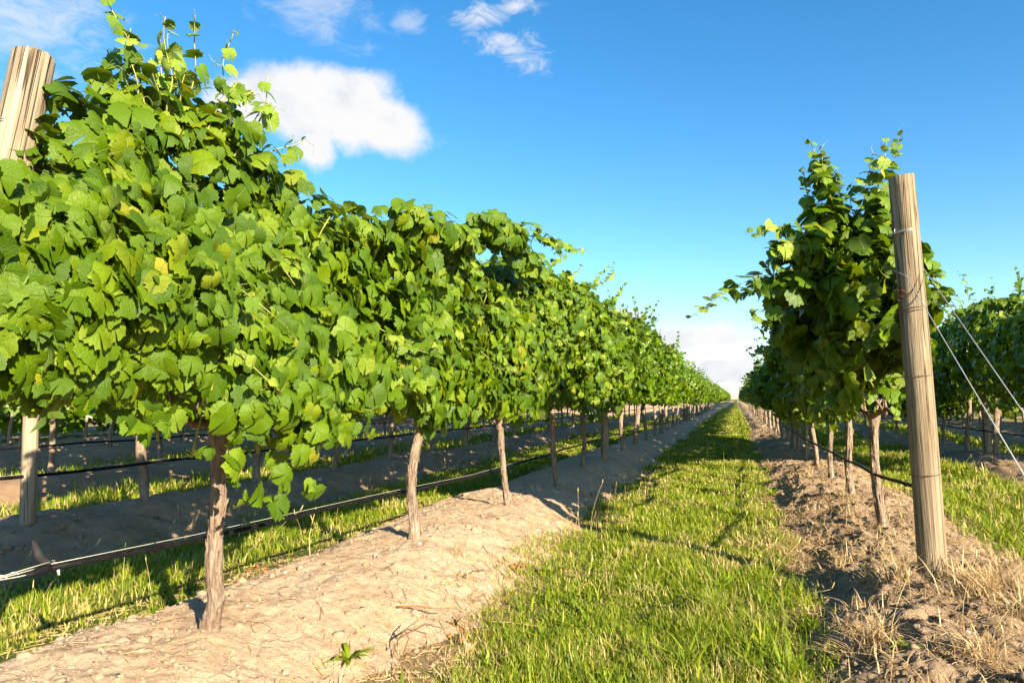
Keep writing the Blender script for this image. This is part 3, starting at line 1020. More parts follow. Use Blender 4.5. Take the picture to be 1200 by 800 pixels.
# ------------------------------------------------------------------ near vines, each built on its own
def near_vine(label, row, y, y0, y1, zb, zt, xc, w_near, n_near, n_far, size, n_obj, seed, group, shoots=(), clumps=(), trunk_r=0.033, lean=(0, 0), kink=0.0, h_tr=0.86, camside=1, cordon_front=0.72, dx=0.0, n_side=9):
    rng = np.random.default_rng(seed)
    x = ROWX[row] + dx
    z = float(height(np.array([x]), np.array([y]))[0])
    root = empty('grape_vine', (x, y, z))
    tag(root, label, 'grapevine', group)
    base = np.array([x, y, z])
    (tv, tt), top = trunk_mesh(rng, h_tr, trunk_r * .86, 30, 110, lean, kink)
    obj('trunk', make_mesh('trunk', tv, tt, M['bark']), root)
    br = Acc()
    cen = tv[:-2].reshape(110, 30, 3)
    for k in range(90):
        i0, j0 = int(rng.integers(8, 96)), int(rng.integers(0, 30))
        ln = int(rng.integers(4, 12))
        ii = np.clip(np.arange(i0, i0 + ln + 1), 0, 109)
        c_ = cen[ii].mean(1)
        e0, e1 = cen[ii, j0], cen[ii, (j0 + 1) % 30]
        lift = 1.05 + 0.22 * np.linspace(0, 1, len(ii))[:, None] ** 2 * rng.uniform(0.3, 1.3)
        e0, e1 = c_ + (e0 - c_) * lift, c_ + (e1 - c_) * lift
        m_ = len(ii)
        q_ = np.arange(m_ - 1)
        br.add(np.concatenate([e0, e1]), np.concatenate([np.stack([q_, q_ + m_, q_ + m_ + 1], 1), np.stack([q_, q_ + m_ + 1, q_ + 1], 1)]))
    bo = obj('peeling_bark', br.mesh('peeling_bark', M['bark']), root)
    bo['kind'] = 'stuff'
    obj('cordon', cordon_mesh(rng, top, 0.72, front=cordon_front).mesh('cordon', M['bark']), root)
    LV = Leaves()
    mid = lambda yy, u: w_near * (0.74 + 0.30 * np.sin(np.pi * np.clip(0.22 + u * 0.72, 0, 1)))
    shell(rng, LV, y0, y1, xc, zb, zt, mid, camside, n_near, size, seed + 50)
    crest(rng, LV, y0, y1, xc, zt, w_near * 0.75, int(n_near * 0.13), size, seed + 50)
    for c in clumps:
        clump(rng, LV, *c)
    acc = Acc()
    for sh in shoots:
        shoot(rng, LV, acc, *sh[:2], **(sh[2] if len(sh) > 2 else {}))
    # short side shoots standing out of the wall, with small pale leaves at their tips
    for k in range(n_side):
        yy = rng.uniform(max(y0 + .1, 1.6), y1 - .05)
        zz = float(zb(np.array([yy]))[0]) + (float(zt(np.array([yy]))[0]) - float(zb(np.array([yy]))[0])) * rng.uniform(.3, 1.0)
        p0 = np.array([xc + camside * w_near * .55, yy, zz])
        p1 = p0 + np.array([camside * rng.uniform(.18, .36), rng.normal(0, .16), rng.uniform(-.22, .14)])
        shoot(rng, LV, acc, p0, p1, sag=.05, wob=.05, size=size * .8, tip=.026, gap=.045, r0=.0028)
    # hidden canes rising from the cordon, a few show through the gaps
    for k in range(9):
        yy = rng.uniform(y0 + .1, y1 - .1)
        p0 = np.array([xc + rng.normal(0, .04), yy, float(zb(np.array([yy]))[0]) + 0.1])
        p1 = np.array([xc + camside * w_near * rng.uniform(.2, .9), yy + rng.normal(0, .15), float(zt(np.array([yy]))[0]) - rng.uniform(0, .4)])
        acc.add(*tube(shoot_path(rng, p0, p1, .05, .05), np.linspace(.0052, .003, 16), 5))
    P, N, T, S, Y = LV.arrays()
    # the leaves that show largest become single leaf parts
    dv = P - CAM
    dist = np.linalg.norm(dv, axis=1)
    facing = np.abs(np.sum(unit(N) * dv, 1) / dist)
    outer = camside * (P[:, 0] - xc)
    pr = S / dist * (0.35 + facing) * np.clip(0.6 + outer / (w_near * 1.2), 0.2, 1.5)
    pr = np.where(in_view(P[:, 0], P[:, 1], P[:, 2], -5), pr, 0)
    order = np.argsort(-pr)
    sel, rest = order[:n_obj], order[n_obj:]
    F = frames(N, T)
    for i in sel:
        me = (LEAF_ME_Y if Y[i] else LEAF_ME)[int(rng.integers(len(LEAF_ME)))]
        o = bpy.data.objects.new('leaf', me)
        C.objects.link(o)
        o.parent = root
        A = np.eye(4)
        A[:3, :3] = F[i] * S[i]
        A[:3, 3] = P[i] - base
        o.matrix_local = Matrix(A.tolist())
    P2, N2, T2, S2, Y2 = P[rest], N[rest], T[rest], S[rest], Y[rest]
    close = np.ones(len(P2), bool)
    f = obj('foliage', foliage_mesh('foliage', P2[~Y2] - base, N2[~Y2], T2[~Y2], S2[~Y2], rng, 'hi', M['leaf']), root)
    f['kind'] = 'stuff'
    if Y2.sum() > 3:
        f = obj('shoot_foliage', foliage_mesh('shoot_foliage', P2[Y2] - base, N2[Y2], T2[Y2], S2[Y2], rng, 'hi', M['leaf_young']), root)
        f['kind'] = 'stuff'
    LB = Leaves()
    zb_up = lambda yy: zb(yy) + 0.27  # hidden back side starts higher, shaped so sun passes under to the grass
    shell(rng, LB, y0, y1, xc, zb_up, zt, mid, -camside, n_far, size * 1.15, seed + 90)
    inside(rng, LB, y0, y1, xc, zb_up, zt, w_near * 0.55, n_far // 2, size * 1.1)
    P, N, T, S, Y = LB.arrays()
    f = obj('inner_foliage', foliage_mesh('inner_foliage', P - base, N, T, S, rng, 'mid', M['leaf']), root)
    f['kind'] = 'stuff'
    if acc.n:
        acc.v = [v - base for v in acc.v]
        s_ = obj('canes', acc.mesh('canes', M['cane']), root)
        s_['kind'] = 'stuff'
    return root


def prof(*pts):
    xs, ys = [p[0] for p in pts], [p[1] for p in pts]
    return lambda y: np.interp(y, xs, ys)


GL = 'grapevines in the row left of the grass lane'
GR = 'grapevines in the row right of the grass lane'
up = dict(wob=0.06, size=0.085, tip=0.026, gap=0.040)
UP = dict(wob=0.05, size=0.11, tip=0.03, gap=0.034)
LAT = dict(wob=0.05, size=0.12, tip=0.04, gap=0.034)
side_ = dict(wob=0.05, size=0.10, tip=0.03, gap=0.045)
near_vine('biggest grapevine at the near left, shoots reaching highest, foremost trunk on the sandy bank', 'L1', 2.28, 0.72, 2.95,
          prof((.7, 1.06), (1.6, 1.05), (1.9, .92), (2.04, .78), (2.22, .77), (2.42, .92), (2.95, .99)), prof((.7, 1.58), (1.22, 1.54), (1.36, 1.62), (1.50, 1.88), (1.95, 2.02), (2.3, 1.94), (2.6, 1.82), (2.95, 1.90)),
          -1.93, 0.38, 4800, 1500, 0.075, 300, 201, GL,
          shoots=[((-1.72, 1.62, 1.95), (-1.74, 1.47, 2.30), up), ((-1.72, 1.68, 1.95), (-1.66, 1.62, 2.27), up), ((-1.75, 1.78, 1.98), (-1.72, 1.80, 2.40), up), ((-1.8, 1.9, 1.98), (-1.70, 1.97, 2.16), up),
                  ((-1.8, 1.6, 1.95), (-1.80, 1.60, 2.28), up), ((-1.75, 1.72, 1.98), (-1.78, 1.66, 2.20), up), ((-1.7, 1.85, 2.0), (-1.62, 1.95, 2.22), up), ((-1.72, 1.95, 1.98), (-1.70, 1.92, 2.42), up), ((-1.68, 2.0, 1.98), (-1.60, 2.05, 2.30), up), ((-1.75, 1.72, 1.95), (-1.76, 1.74, 2.36), up),
                  ((-1.7, 2.1, 2.0), (-1.62, 2.25, 2.14), up), ((-1.72, 1.56, 1.88), (-1.70, 1.53, 2.22), up), ((-1.74, 1.62, 1.88), (-1.76, 1.56, 2.20), up), ((-1.70, 1.70, 1.9), (-1.68, 1.70, 2.18), up),
                  ((-1.78, 1.74, 1.9), (-1.80, 1.72, 2.30), up), ((-1.70, 1.80, 1.95), (-1.64, 1.88, 2.20), up), ((-1.66, 1.92, 1.95), (-1.60, 2.02, 2.18), up), ((-1.85, 1.62, 1.9), (-1.88, 1.6, 2.2), up)],
          trunk_r=0.031, kink=0.028, lean=(0.012, 0.0), h_tr=0.80, cordon_front=0.25, dx=-0.06)
near_vine('second grapevine of the left row, arching over a dark hollow, trunk on sunlit sand', 'L1', 3.96, 2.9, 4.75,
          prof((2.9, 1.03), (3.6, 1.02), (4.0, .95), (4.75, 1.02)), prof((2.9, 1.95), (3.3, 2.02), (3.9, 2.02), (4.75, 2.02)),
          -1.92, 0.38, 2900, 900, 0.086, 300, 202, GL,
          shoots=[((-1.6, 4.3, 2.2), (-1.28, 5.25, 2.28), dict(side_, sag=.10, size=.10)), ((-1.5, 4.6, 2.26), (-1.12, 5.62, 2.31), dict(side_, sag=.05, size=.10)), ((-1.6, 3.4, 2.05), (-1.48, 3.9, 2.16), up)],
          clumps=[((-1.56, 3.5, 2.03), (.16, .55, .11), 240, .085), ((-1.50, 4.35, 2.22), (.17, .50, .11), 240, .085)],
          lean=(0.02, 0.03), trunk_r=0.032)
near_vine('third grapevine of the left row, thin leaning trunk where the sand turns shady', 'L1', 5.58, 4.7, 6.4,
          prof((4.7, .95), (6.4, .95)), prof((4.7, 2.02), (5.5, 2.06), (6.4, 2.20)), -1.92, 0.37, 2200, 750, 0.090, 300, 203, GL,
          shoots=[((-1.7, 5.7, 2.1), (-1.5, 6.2, 2.45), up), ((-1.8, 5.2, 2.1), (-1.66, 5.5, 2.38), up)], clumps=[((-1.5, 4.95, 2.13), (.14, .35, .10), 90, .10)], trunk_r=0.026, lean=(-0.09, -0.09), dx=.10)
near_vine('fourth grapevine from the front in the left row, dark trunk leaning towards the front', 'L1', 7.29, 6.35, 8.1,
          prof((6.3, .95), (8.1, .95)), prof((6.3, 2.22), (7.2, 2.34), (8.1, 2.34)), -1.93, 0.37, 1800, 600, 0.094, 290, 204, GL,
          shoots=[((-1.7, 7.5, 2.2), (-1.36, 8.3, 2.75), up), ((-1.65, 7.2, 2.2), (-1.42, 7.9, 2.62), up), ((-1.8, 7.0, 2.2), (-1.6, 7.3, 2.56), up)], trunk_r=0.03, lean=(-0.09, -0.08), dx=.10)
near_vine('fifth grapevine from the front in the left row, just before the first pale line post', 'L1', 8.95, 8.05, 9.75,
          prof((8, .95), (9.8, .95)), prof((8, 2.34), (9.8, 2.30)), -1.93, 0.38, 1400, 450, 0.098, 200, 205, GL,
          shoots=[((-1.7, 8.8, 2.3), (-1.4, 9.6, 2.7), up)], trunk_r=0.028)

near_vine('foremost grapevine of the right row, shaded, behind the tall end post, shoots over the lane', 'R1', 5.88, 4.38, 6.65,
          prof((4.3, 1.10), (5.2, .95), (6.65, .93)), prof((4.3, 1.86), (4.7, 2.0), (5.4, 2.1), (6.0, 2.05), (6.65, 2.05)), 0.80, 0.33, 2700, 3000, 0.094, 300, 211, GR,
          shoots=[((.60, 4.75, 2.05), (.50, 4.72, 2.80), UP), ((.68, 4.7, 2.05), (.54, 4.66, 2.74), UP), ((.62, 4.8, 2.05), (.43, 4.80, 2.60), UP), ((.72, 4.72, 2.05), (.60, 4.75, 2.66), UP), ((.66, 4.85, 2.05), (.66, 4.85, 2.56), UP),
                  ((.80, 4.7, 2.05), (.82, 4.65, 2.62), UP), ((.84, 4.7, 2.05), (.90, 4.62, 2.70), UP), ((.88, 4.68, 2.05), (.97, 4.62, 2.72), UP), ((.86, 4.8, 2.05), (.92, 4.75, 2.50), UP), ((.76, 4.8, 2.05), (.75, 4.8, 2.48), UP),
                  ((.62, 4.6, 2.08), (.08, 4.52, 2.19), dict(LAT, sag=.04, size=.095)), ((.60, 4.7, 2.0), (.22, 4.66, 2.08), dict(LAT, sag=.04)), ((.56, 4.5, 2.05), (.20, 4.40, 1.97), dict(LAT, sag=.05, size=.14)), ((.56, 4.6, 2.0), (.14, 4.5, 1.90), dict(LAT, sag=.04, size=.15, gap=.07)),
                  ((.56, 4.7, 1.86), (.20, 4.66, 1.82), dict(LAT, sag=.03)), ((.56, 4.6, 1.84), (-.24, 4.48, 1.66), dict(LAT, sag=.10, size=.11)), ((.54, 4.6, 1.74), (.10, 4.5, 1.52), dict(LAT, sag=.06, size=.14, gap=.06)), ((.5, 4.9, 1.86), (.04, 4.9, 1.80), dict(LAT, sag=.03)),
                  ((.52, 5.2, 1.7), (.14, 5.3, 1.60), dict(LAT, sag=.03)), ((.5, 5.6, 1.5), (.18, 5.7, 1.46), dict(LAT, sag=.03)),
                  ((1.02, 4.5, 1.9), (1.17, 4.35, 1.55), dict(LAT, sag=.06)), ((1.0, 4.5, 2.0), (1.12, 4.4, 1.75), dict(LAT, sag=.06)), ((.95, 4.6, 1.25), (1.0, 4.4, 1.02), dict(LAT, size=.09)), ((.9, 4.6, 1.25), (.86, 4.45, 1.0), dict(LAT, size=.09))],
          clumps=[((.60, 4.78, 2.16), (.17, .2, .22), 90, .105), ((.86, 4.66, 2.14), (.15, .18, .20), 70, .10), ((.58, 4.74, 2.5), (.10, .1, .16), 26, .09), ((.40, 4.6, 2.02), (.20, .18, .09), 46, .11), ((.38, 4.6, 1.78), (.20, .2, .11), 60, .115), ((.42, 5.2, 1.6), (.2, .3, .2), 70, .115)], trunk_r=0.034, lean=(-0.03, 0.02), camside=-1, h_tr=.88)
near_vine('second grapevine from the front in the right row, trunk in dry straw', 'R1', 7.33, 6.6, 8.1,
          prof((6.5, .94), (8.1, .94)), prof((6.5, 2.05), (8.1, 2.05)), 0.85, 0.38, 1400, 1500, 0.098, 250, 212, GR,
          shoots=[((.55, 7.0, 1.9), (.1, 7.2, 2.0), side_), ((.55, 7.5, 1.6), (.12, 7.6, 1.55), side_), ((.7, 7.2, 2.3), (.6, 7.1, 2.62), up)], camside=-1, trunk_r=.033, lean=(-.02, -.02))
near_vine('third grapevine from the front in the right row, thinner trunk beside the hose', 'R1', 8.79, 8.05, 9.6,
          prof((8, .94), (9.6, .94)), prof((8, 2.05), (9.6, 2.1)), 0.87, 0.38, 1200, 1200, 0.10, 200, 213, GR,
          shoots=[((.55, 8.6, 1.7), (.1, 8.8, 1.7), side_), ((.6, 9.0, 2.2), (.3, 9.2, 2.5), up)], camside=-1, trunk_r=.026)

# ------------------------------------------------------------------ the rest of the rows: shared meshes, single vines
def far_kit(rng, half, n, lod, size, w_, zb0, zt0, seed, shoots=3):
    LV = Leaves()
    zb = lambda y: 0.0 * y + zb0 + 0.06 * vn(y * 3, 1, 0, seed)
    zt = lambda y: 0.0 * y + zt0 + 0.10 * vn(y * 2.5, 2, 0, seed)
    wd = lambda yy, u: w_ * (0.55 + 0.55 * np.sin(np.pi * np.clip(0.10 + u * 0.82, 0, 1)))
    for s in (-1, 1):
        shell(rng, LV, -half, half, 0, zb, zt, wd, s, n // 2, size, seed + s + 3)
    crest(rng, LV, -half, half, 0, zt, w_ * 0.7, n // 9, size, seed)
    inside(rng, LV, -half, half, 0, zb, zt, w_ * 0.5, n // 8, size * 1.1)
    acc = Acc()
    for k in range(shoots):
        s = rng.choice([-1, 1])
        y = rng.uniform(-half, half)
        if k % 2 == 0:
            p0, p1 = (s * .15, y, zt0 - .1), (s * rng.uniform(.05, .45), y + rng.normal(0, .25), zt0 + rng.uniform(.15, .68))
        else:
            zz = rng.uniform(zb0 + .4, zt0)
            p0, p1 = (s * .25, y, zz), (s * rng.uniform(.55, .85), y + rng.normal(0, .2), zz + rng.uniform(-.1, .2))
        shoot(rng, LV, acc, p0, p1, 0.04, 0.05, 0.05 if lod == 'mid' else .08, size * 0.95, 0.03 if lod == 'mid' else .05, tendrils=False)
    P, N, T, S, Y = LV.arrays()
    fol = foliage_mesh('foliage', P, N, T, S, rng, lod, M['leaf_far'])
    (tv, tt), top = trunk_mesh(rng, 0.86, rng.uniform(.026, .034), 9 if lod == 'mid' else 6, 18 if lod == 'mid' else 7, (rng.normal(0, .03), rng.normal(0, .04)))
    tr = make_mesh('trunk', tv, tt, M['bark'])
    return fol, tr


kr = np.random.default_rng(77)
MIDKIT = [far_kit(kr, 0.86, 1900, 'mid', 0.102, 0.38, 0.78, float(kr.uniform(1.68, 1.90)), 300 + 20 * i, 12) for i in range(7)]
FARKIT = [far_kit(kr, 0.86, 620, 'lo', 0.165, 0.38, 0.78, float(kr.uniform(1.72, 1.92)), 500 + 20 * i, 9) for i in range(5)]


def put_vine(label, row, y, kit, group, flip, s=1.0):
    fol, tr = kit
    x = ROWX[row]
    z = float(height(np.array([x]), np.array([y]))[0])
    root = empty('grape_vine', (x, y, z))
    tag(root, label, 'grapevine', group)
    if flip:
        root.rotation_euler.z = math.pi
    root.scale = (s, 1, s)
    obj('trunk', tr, root)
    f = obj('foliage', fol, root)
    f['kind'] = 'stuff'
    return root


vr = np.random.default_rng(9)
ORD = ['first', 'second', 'third', 'fourth', 'fifth', 'sixth', 'seventh', 'eighth', 'ninth', 'tenth', 'eleventh', 'twelfth']


POSTS = {'L1': [10.5, 19.0, 28.2, 37.5], 'R1': [14.6, 24.5, 34.5]}


def vine_row(row, ys, names, far_label, group, near_to, start=0):
    for i, y in enumerate(ys):
        low = row == 'R2' and y > 15.5  # unseen far vines of this row lowered to keep their shadow off the lane
        kit = MIDKIT[int(vr.integers(len(MIDKIT)))] if y < near_to else FARKIT[int(vr.integers(len(FARKIT)))]
        lab = names % ORD[i + start] if i + start < len(ORD) and y < near_to * 0.8 else far_label
        if row in POSTS and not (i + start < len(ORD) and y < near_to * 0.8):
            past = [p for p in POSTS[row] if p < y]
            if past and y < POSTS[row][-1] and len(past) < len(POSTS[row]):
                nth = sum(1 for yy in ys if past[-1] < yy <= y)
                lab = '%s grapevine past the %s line post of the %s row, small in the distance' % (ORD[nth - 1], ORD[len(past) - 1], 'left' if row == 'L1' else 'right')
        put_vine(lab, row, float(y), kit, group, bool(vr.integers(2)), float(vr.uniform(0.90, 1.09)) * (0.72 if low else 1.20 if row == 'R2' else 1.10 if row == 'L1' and y < 22 else 1.0))


SP = 1.66
vine_row('L1', 10.62 + SP * np.arange(0, 33), '%s grapevine from the front in the left row, beyond the first line post', 'leafy grapevine far down the left row, merging towards the vanishing point', GL, 27, 5)
vine_row('R1', 10.4 + 1.5 * np.arange(0, 36), '%s grapevine from the front in the right row, dark against the sky', 'shaded grapevine far down the right row, merging towards the vanishing point', GR, 27, 3)
G2 = 'grapevines in the second row to the left'
vine_row('L2', 4.74 + 1.5 * np.arange(0, 24), '%s trunk from the left in the shaded row behind the near left vines', 'shaded grapevine farther along the row behind the near left vines', G2, 16)
G3 = 'grapevines in the third row to the left'
vine_row('L3', 6.2 + SP * np.arange(0, 22), '%s dark trunk from the left in the third row seen under the leaves', 'dark grapevine farther along the third row seen under the leaves', G3, 13)
vine_row('L4', 8.0 + SP * np.arange(0, 20), '%s vine of the fourth row glimpsed in the gap under the leaves', 'dark grapevine of the fourth row glimpsed in the gap under the leaves', 'grapevines in the fourth row to the left', 8)
vine_row('L5', 10.0 + SP * np.arange(0, 20), '%s vine of the fifth row glimpsed in the gap under the leaves', 'dark grapevine of the farthest row glimpsed under the leaves', 'grapevines in the farthest row to the left', 8)
vine_row('R2', 10.3 + 1.5 * np.arange(0, 28), '%s grapevine of the row at the right edge behind the guy wires', 'grapevine farther along the row at the right edge', 'grapevines in the second row to the right', 22)
vine_row('R3', 11.0 + SP * np.arange(0, 22), '%s vine of the third row to the right, dark behind the grass strip', 'dark grapevine farther along the third row to the right', 'grapevines in the third row to the right', 15)
vine_row('R4', 14.0 + SP * np.arange(0, 18), '%s vine of the farthest right row, a dark shape under the leaves', 'dark grapevine of the farthest right row under the leaves', 'grapevines in the farthest row to the right', 10)


def far_mass(row, y0, y1, label, seed, low=0.95):
    rng = np.random.default_rng(seed)
    LV = Leaves()
    n = int((y1 - y0) * 90)
    wd = lambda yy, u: 0.38 * (0.6 + 0.5 * np.sin(np.pi * np.clip(0.10 + u * 0.82, 0, 1)))
    c0, c1 = (lambda y: 0 * y + low), (lambda y: 2.08 + 0.3 * vn(y * 1.1, 0, 0, seed))
    for s in (-1, 1):
        shell(rng, LV, y0, y1, ROWX[row], c0, c1, wd, s, n, 0.30, seed + s)
    crest(rng, LV, y0, y1, ROWX[row], c1, .3, n // 4, 0.28, seed)
    P, N, T, S, Y = LV.arrays()
    o = obj('vine_row', foliage_mesh('vine_row', P, N, T, S, rng, 'lo', M['leaf_far']))
    tag(o, label, None, None, 'stuff')


far_mass('L1', 64.3, 190, 'green far end of the left row of vines near the vanishing point', 601)
far_mass('R1', 64.0, 190, 'dark far end of the right row of vines near the vanishing point', 602)

ROWX['L6'], ROWX['L7'], ROWX['R5'] = -16.85, -19.83, 12.99
far_mass('L6', 8, 50, 'dark leafy vines of the rows beyond, seen low at the left', 603, 0.35)
far_mass('L7', 8, 60, 'dark leafy vines of the last rows, seen low at the left', 604, 0.2)
far_mass('R5', 12, 50, 'dark leafy vines beyond the farthest right row', 605, 0.3)
for k_ in ('L6', 'L7', 'R5'):
    del ROWX[k_]

# ------------------------------------------------------------------ posts
def post_mesh(rng, L, r, sides=28, rows=40):
    t = np.linspace(0, 1, rows)
    p = np.stack([0.010 * np.sin(t * 2.4 + rng.uniform(0, 6)), 0.010 * np.sin(t * 2.1 + rng.uniform(0, 6)), -0.15 + (L + 0.15) * t], -1)
    p[-1, 2] = L
    R = r * (1.03 - 0.08 * t)
    p = np.concatenate([p[:-1], [[p[-2, 0], p[-2, 1], L - 0.006]], [p[-1]]])
    R = np.concatenate([R[:-1], [R[-1]], [R[-1] * 0.93]])
    sd = int(rng.integers(1000))

    def bm(i, a, path):
        z = path[:, 2][:, None]
        c, s = np.cos(a), np.sin(a)
        rid = np.abs(vn(c * 5 + 9, s * 5 + 9, z * 0.5, sd + 1))
        return 1 + 0.035 * vn(c * 1.3, s * 1.3, z * 0.9, sd) + 0.018 * vn(c * 7, s * 7, z * 1.3, sd + 2) - 0.05 * np.exp(-(rid / 0.06) ** 2)
    return tube(p, R, sides, True, bm)


def band(c, r, rw, tilt=0.0, sides=26, twist=0.0):
    a = np.linspace(0, 2 * np.pi, sides + 1)
    p = np.stack([c[0] + r * np.cos(a), c[1] + r * np.sin(a), c[2] + tilt * np.cos(a - 0.6) + twist * a], -1)
    return tube(p, rw, 6)


def lean_to(o, base, top):
    d = Vector(top) - Vector(base)
    o.rotation_euler = d.to_track_quat('Z', 'Y').to_euler()
    return d.length


pr_ = np.random.default_rng(31)
# tall end post of the right row
R_BASE, R_TOP = np.array([0.953, 4.15, 0.09]), np.array([0.872, 4.10, 2.30])
rp = empty('end_post', tuple(R_BASE))
tag(rp, 'tall pale round timber end post at right, with wire bands and guy wires', 'post', 'wooden vineyard posts')
Lr = lean_to(rp, R_BASE, R_TOP)
v_, t_ = post_mesh(pr_, Lr, 0.067)
obj('timber', make_mesh('timber', v_, t_, M['post_big']), rp)
a = Acc().add(*band((0, 0, 1.90), 0.0703, 0.0022, 0.004)).add(*band((0, 0, 1.907), 0.0708, 0.0020, 0.006))
obj('wire_band', a.mesh('wire_band', M['wire']), rp)['label'] = 'bright silver double wire band near the post top'
a = Acc().add(*band((0, 0, 1.475), 0.0723, 0.0024, 0.006)).add(*band((0, 0, 1.492), 0.0723, 0.0022, 0.004))
a.add(*tube([(-.074, .01, 1.475), (-.10, -.03, 1.472), (-.125, -.02, 1.478), (-.14, .0, 1.47), (-.16, .02, 1.475)], .0022, 5))
a.add(*tube([(-.074, .01, 1.492), (-.11, .0, 1.486), (-.16, .05, 1.49)], .0022, 5))
obj('wire_band', a.mesh('wire_band', M['wire_old']), rp)['label'] = 'dark rusty double wire band with twisted tail'
obj('wire_band', Acc().add(*band((0, 0, 1.13), 0.0728, 0.0022, 0.003)).mesh('wire_band', M['wire_old']), rp)
obj('wire_band', Acc().add(*band((0, 0, .615), 0.0735, 0.0026, 0.003)).mesh('wire_band', M['wire_old']), rp)
# sling wire crossing the face of the post between the two guy wires
aa = np.linspace(math.radians(205), math.radians(380), 18)
obj('wire_sling', Acc().add(*tube(np.stack([0.0705 * np.cos(aa), 0.0705 * np.sin(aa), 1.66 - .16 * np.sin(np.clip((aa - aa[0]) / (aa[-1] - aa[0]), 0, 1) * np.pi) * (aa < 8) + .02 * (aa - aa[0])], -1), .0022, 5)).mesh('wire_sling', M['wire_old']), rp)
for k, (ang, zz, ln) in enumerate([(262, 1.59, .020), (285, 1.585, .026), (272, 1.555, .03), (300, 1.575, .014)]):
    th = math.radians(ang)
    c = np.array([.066 * math.cos(th), .066 * math.sin(th), zz])
    tdir = np.array([-math.sin(th), math.cos(th), 0])
    obj('rust_stain', Acc().add(*tube([c - tdir * ln * .6, c, c + tdir * ln * .6], [.002, .005, .002], 6)).mesh('rust_stain', M['rust']), rp)
obj('staple', Acc().add(*tube([(0.012, -.062, 1.895), (0.012, -.072, 1.895), (0.012, -.072, 1.92), (0.012, -.062, 1.92)], .0018, 5)).mesh('staple', M['wire']), rp)

# end post of the left row, its foot below the picture
L_BASE, L_TOP = np.array([-2.04, 1.17, 0.10]), np.array([-1.985, 1.425, 2.125])
lp = empty('end_post', tuple(L_BASE))
tag(lp, 'sunlit leaning timber end post at the left edge, rising out of the leaves', 'post', 'wooden vineyard posts')
Ll = lean_to(lp, L_BASE, L_TOP)
v_, t_ = post_mesh(pr_, Ll, 0.058)
obj('timber', make_mesh('timber', v_, t_, M['post']), lp)
for zz in (1.80, 1.695):
    a = Acc().add(*band((0, 0, zz), 0.0575, 0.0022, 0.004)).add(*band((0, 0, zz + .007), 0.0578, 0.0018, 0.004))
    obj('wire_band', a.mesh('wire_band', M['wire']), lp)

# end post of the second row to the left
z0 = float(height(np.array([-4.87]), np.array([3.66]))[0])
p2 = empty('end_post', (-4.87, 3.66, z0))
tag(p2, 'half sunlit round post on the shaded bank at the left edge', 'post', 'wooden vineyard posts')
v_, t_ = post_mesh(pr_, 1.9, 0.050)
obj('timber', make_mesh('timber', v_, t_, M['post']), p2)
p2.rotation_euler = (0.0, -0.05, 0)

LINE = make_mesh('vine_post', *post_mesh(pr_, 1.95, 0.056, 14, 12), M['post'])


def line_post(row, y, label, dx=0.0, rz=0.0):
    x = ROWX[row] + dx
    o = obj('vine_post', LINE, None, (x, y, float(height(np.array([x]), np.array([y]))[0])))
    o.rotation_euler.z = rz
    tag(o, label, 'post', 'wooden vineyard posts')


line_post('L1', 10.5, 'pale line post in the left row, nearest of them, between dark trunks')
line_post('L1', 19.0, 'second line post down the left row, dark and stout', 0, 2)
line_post('L1', 28.2, 'small line post far down the left row', 0, 1)
line_post('L1', 37.5, 'tiny farthest line post of the left row', 0, 3)
line_post('R1', 14.6, 'line post in the right row standing among the trunks, nearest of them', 0.05, 1)
line_post('R1', 24.5, 'second line post down the right row in shade', 0, 2)
line_post('R1', 34.5, 'tiny farthest line post of the right row', 0, 3)
line_post('R2', 14.2, 'pale line post at the right edge beside a trunk, behind the guy wire', 0.15, 2)
line_post('L3', 11.3, 'pale post seen below the leaves right of the foremost trunk', 0.3, 1)
line_post('L2', 12.2, 'line post in the second row to the left, partly hidden by leaves', 0, 2)

# ------------------------------------------------------------------ wires
def wire_thing(name, pts, r, mat, label, cat, group=None, sides=6):
    pts = np.asarray(pts, float)
    o = obj(name, Acc().add(*tube(pts - pts[0], r, sides)).mesh(name, mat), None, tuple(pts[0]))
    tag(o, label, cat, group)
    return o


def on_right(z):
    return R_BASE + (R_TOP - R_BASE) * (z / Lr)


q = on_right(1.70)
gz = float(height(np.array([1.16]), np.array([2.42]))[0])
wire_thing('guy_wire', [q + (-.068, -.015, 0), q + (-.02, -.073, -.045), (1.16, 2.42, gz - .02)], .0024, M['wire'], 'galvanised guy wire crossing the face of the tall right post down to the right', 'wire', 'guy wires of the right post')
gz = float(height(np.array([1.36]), np.array([2.5]))[0])
wire_thing('guy_wire', [q + (.068, .03, .02), q + (.074, -.02, 0), (1.36, 2.5, gz - .02)], .0024, M['wire'], 'galvanised guy wire running from the right side of the tall post, farther to the right', 'wire', 'guy wires of the right post')
ql = L_BASE + (L_TOP - L_BASE) * (1.695 / Ll)
wire_thing('trellis_wire', [ql + (.03, .05, 0), (-1.95, 6, 1.78), (-1.95, 30, 1.8)], .0016, M['wire'], 'trellis wire from the leaning left post into the leaves', 'wire')
for y, z in ((1.475, 1.62),):
    q = on_right(y)
    wire_thing('trellis_wire', [q + (-.01, .078, 0), (1.0, 9, z), (1.0, 40, z)], .0018, M['wire_old'], 'rusty trellis wire running from the tall right post into the vines', 'wire')

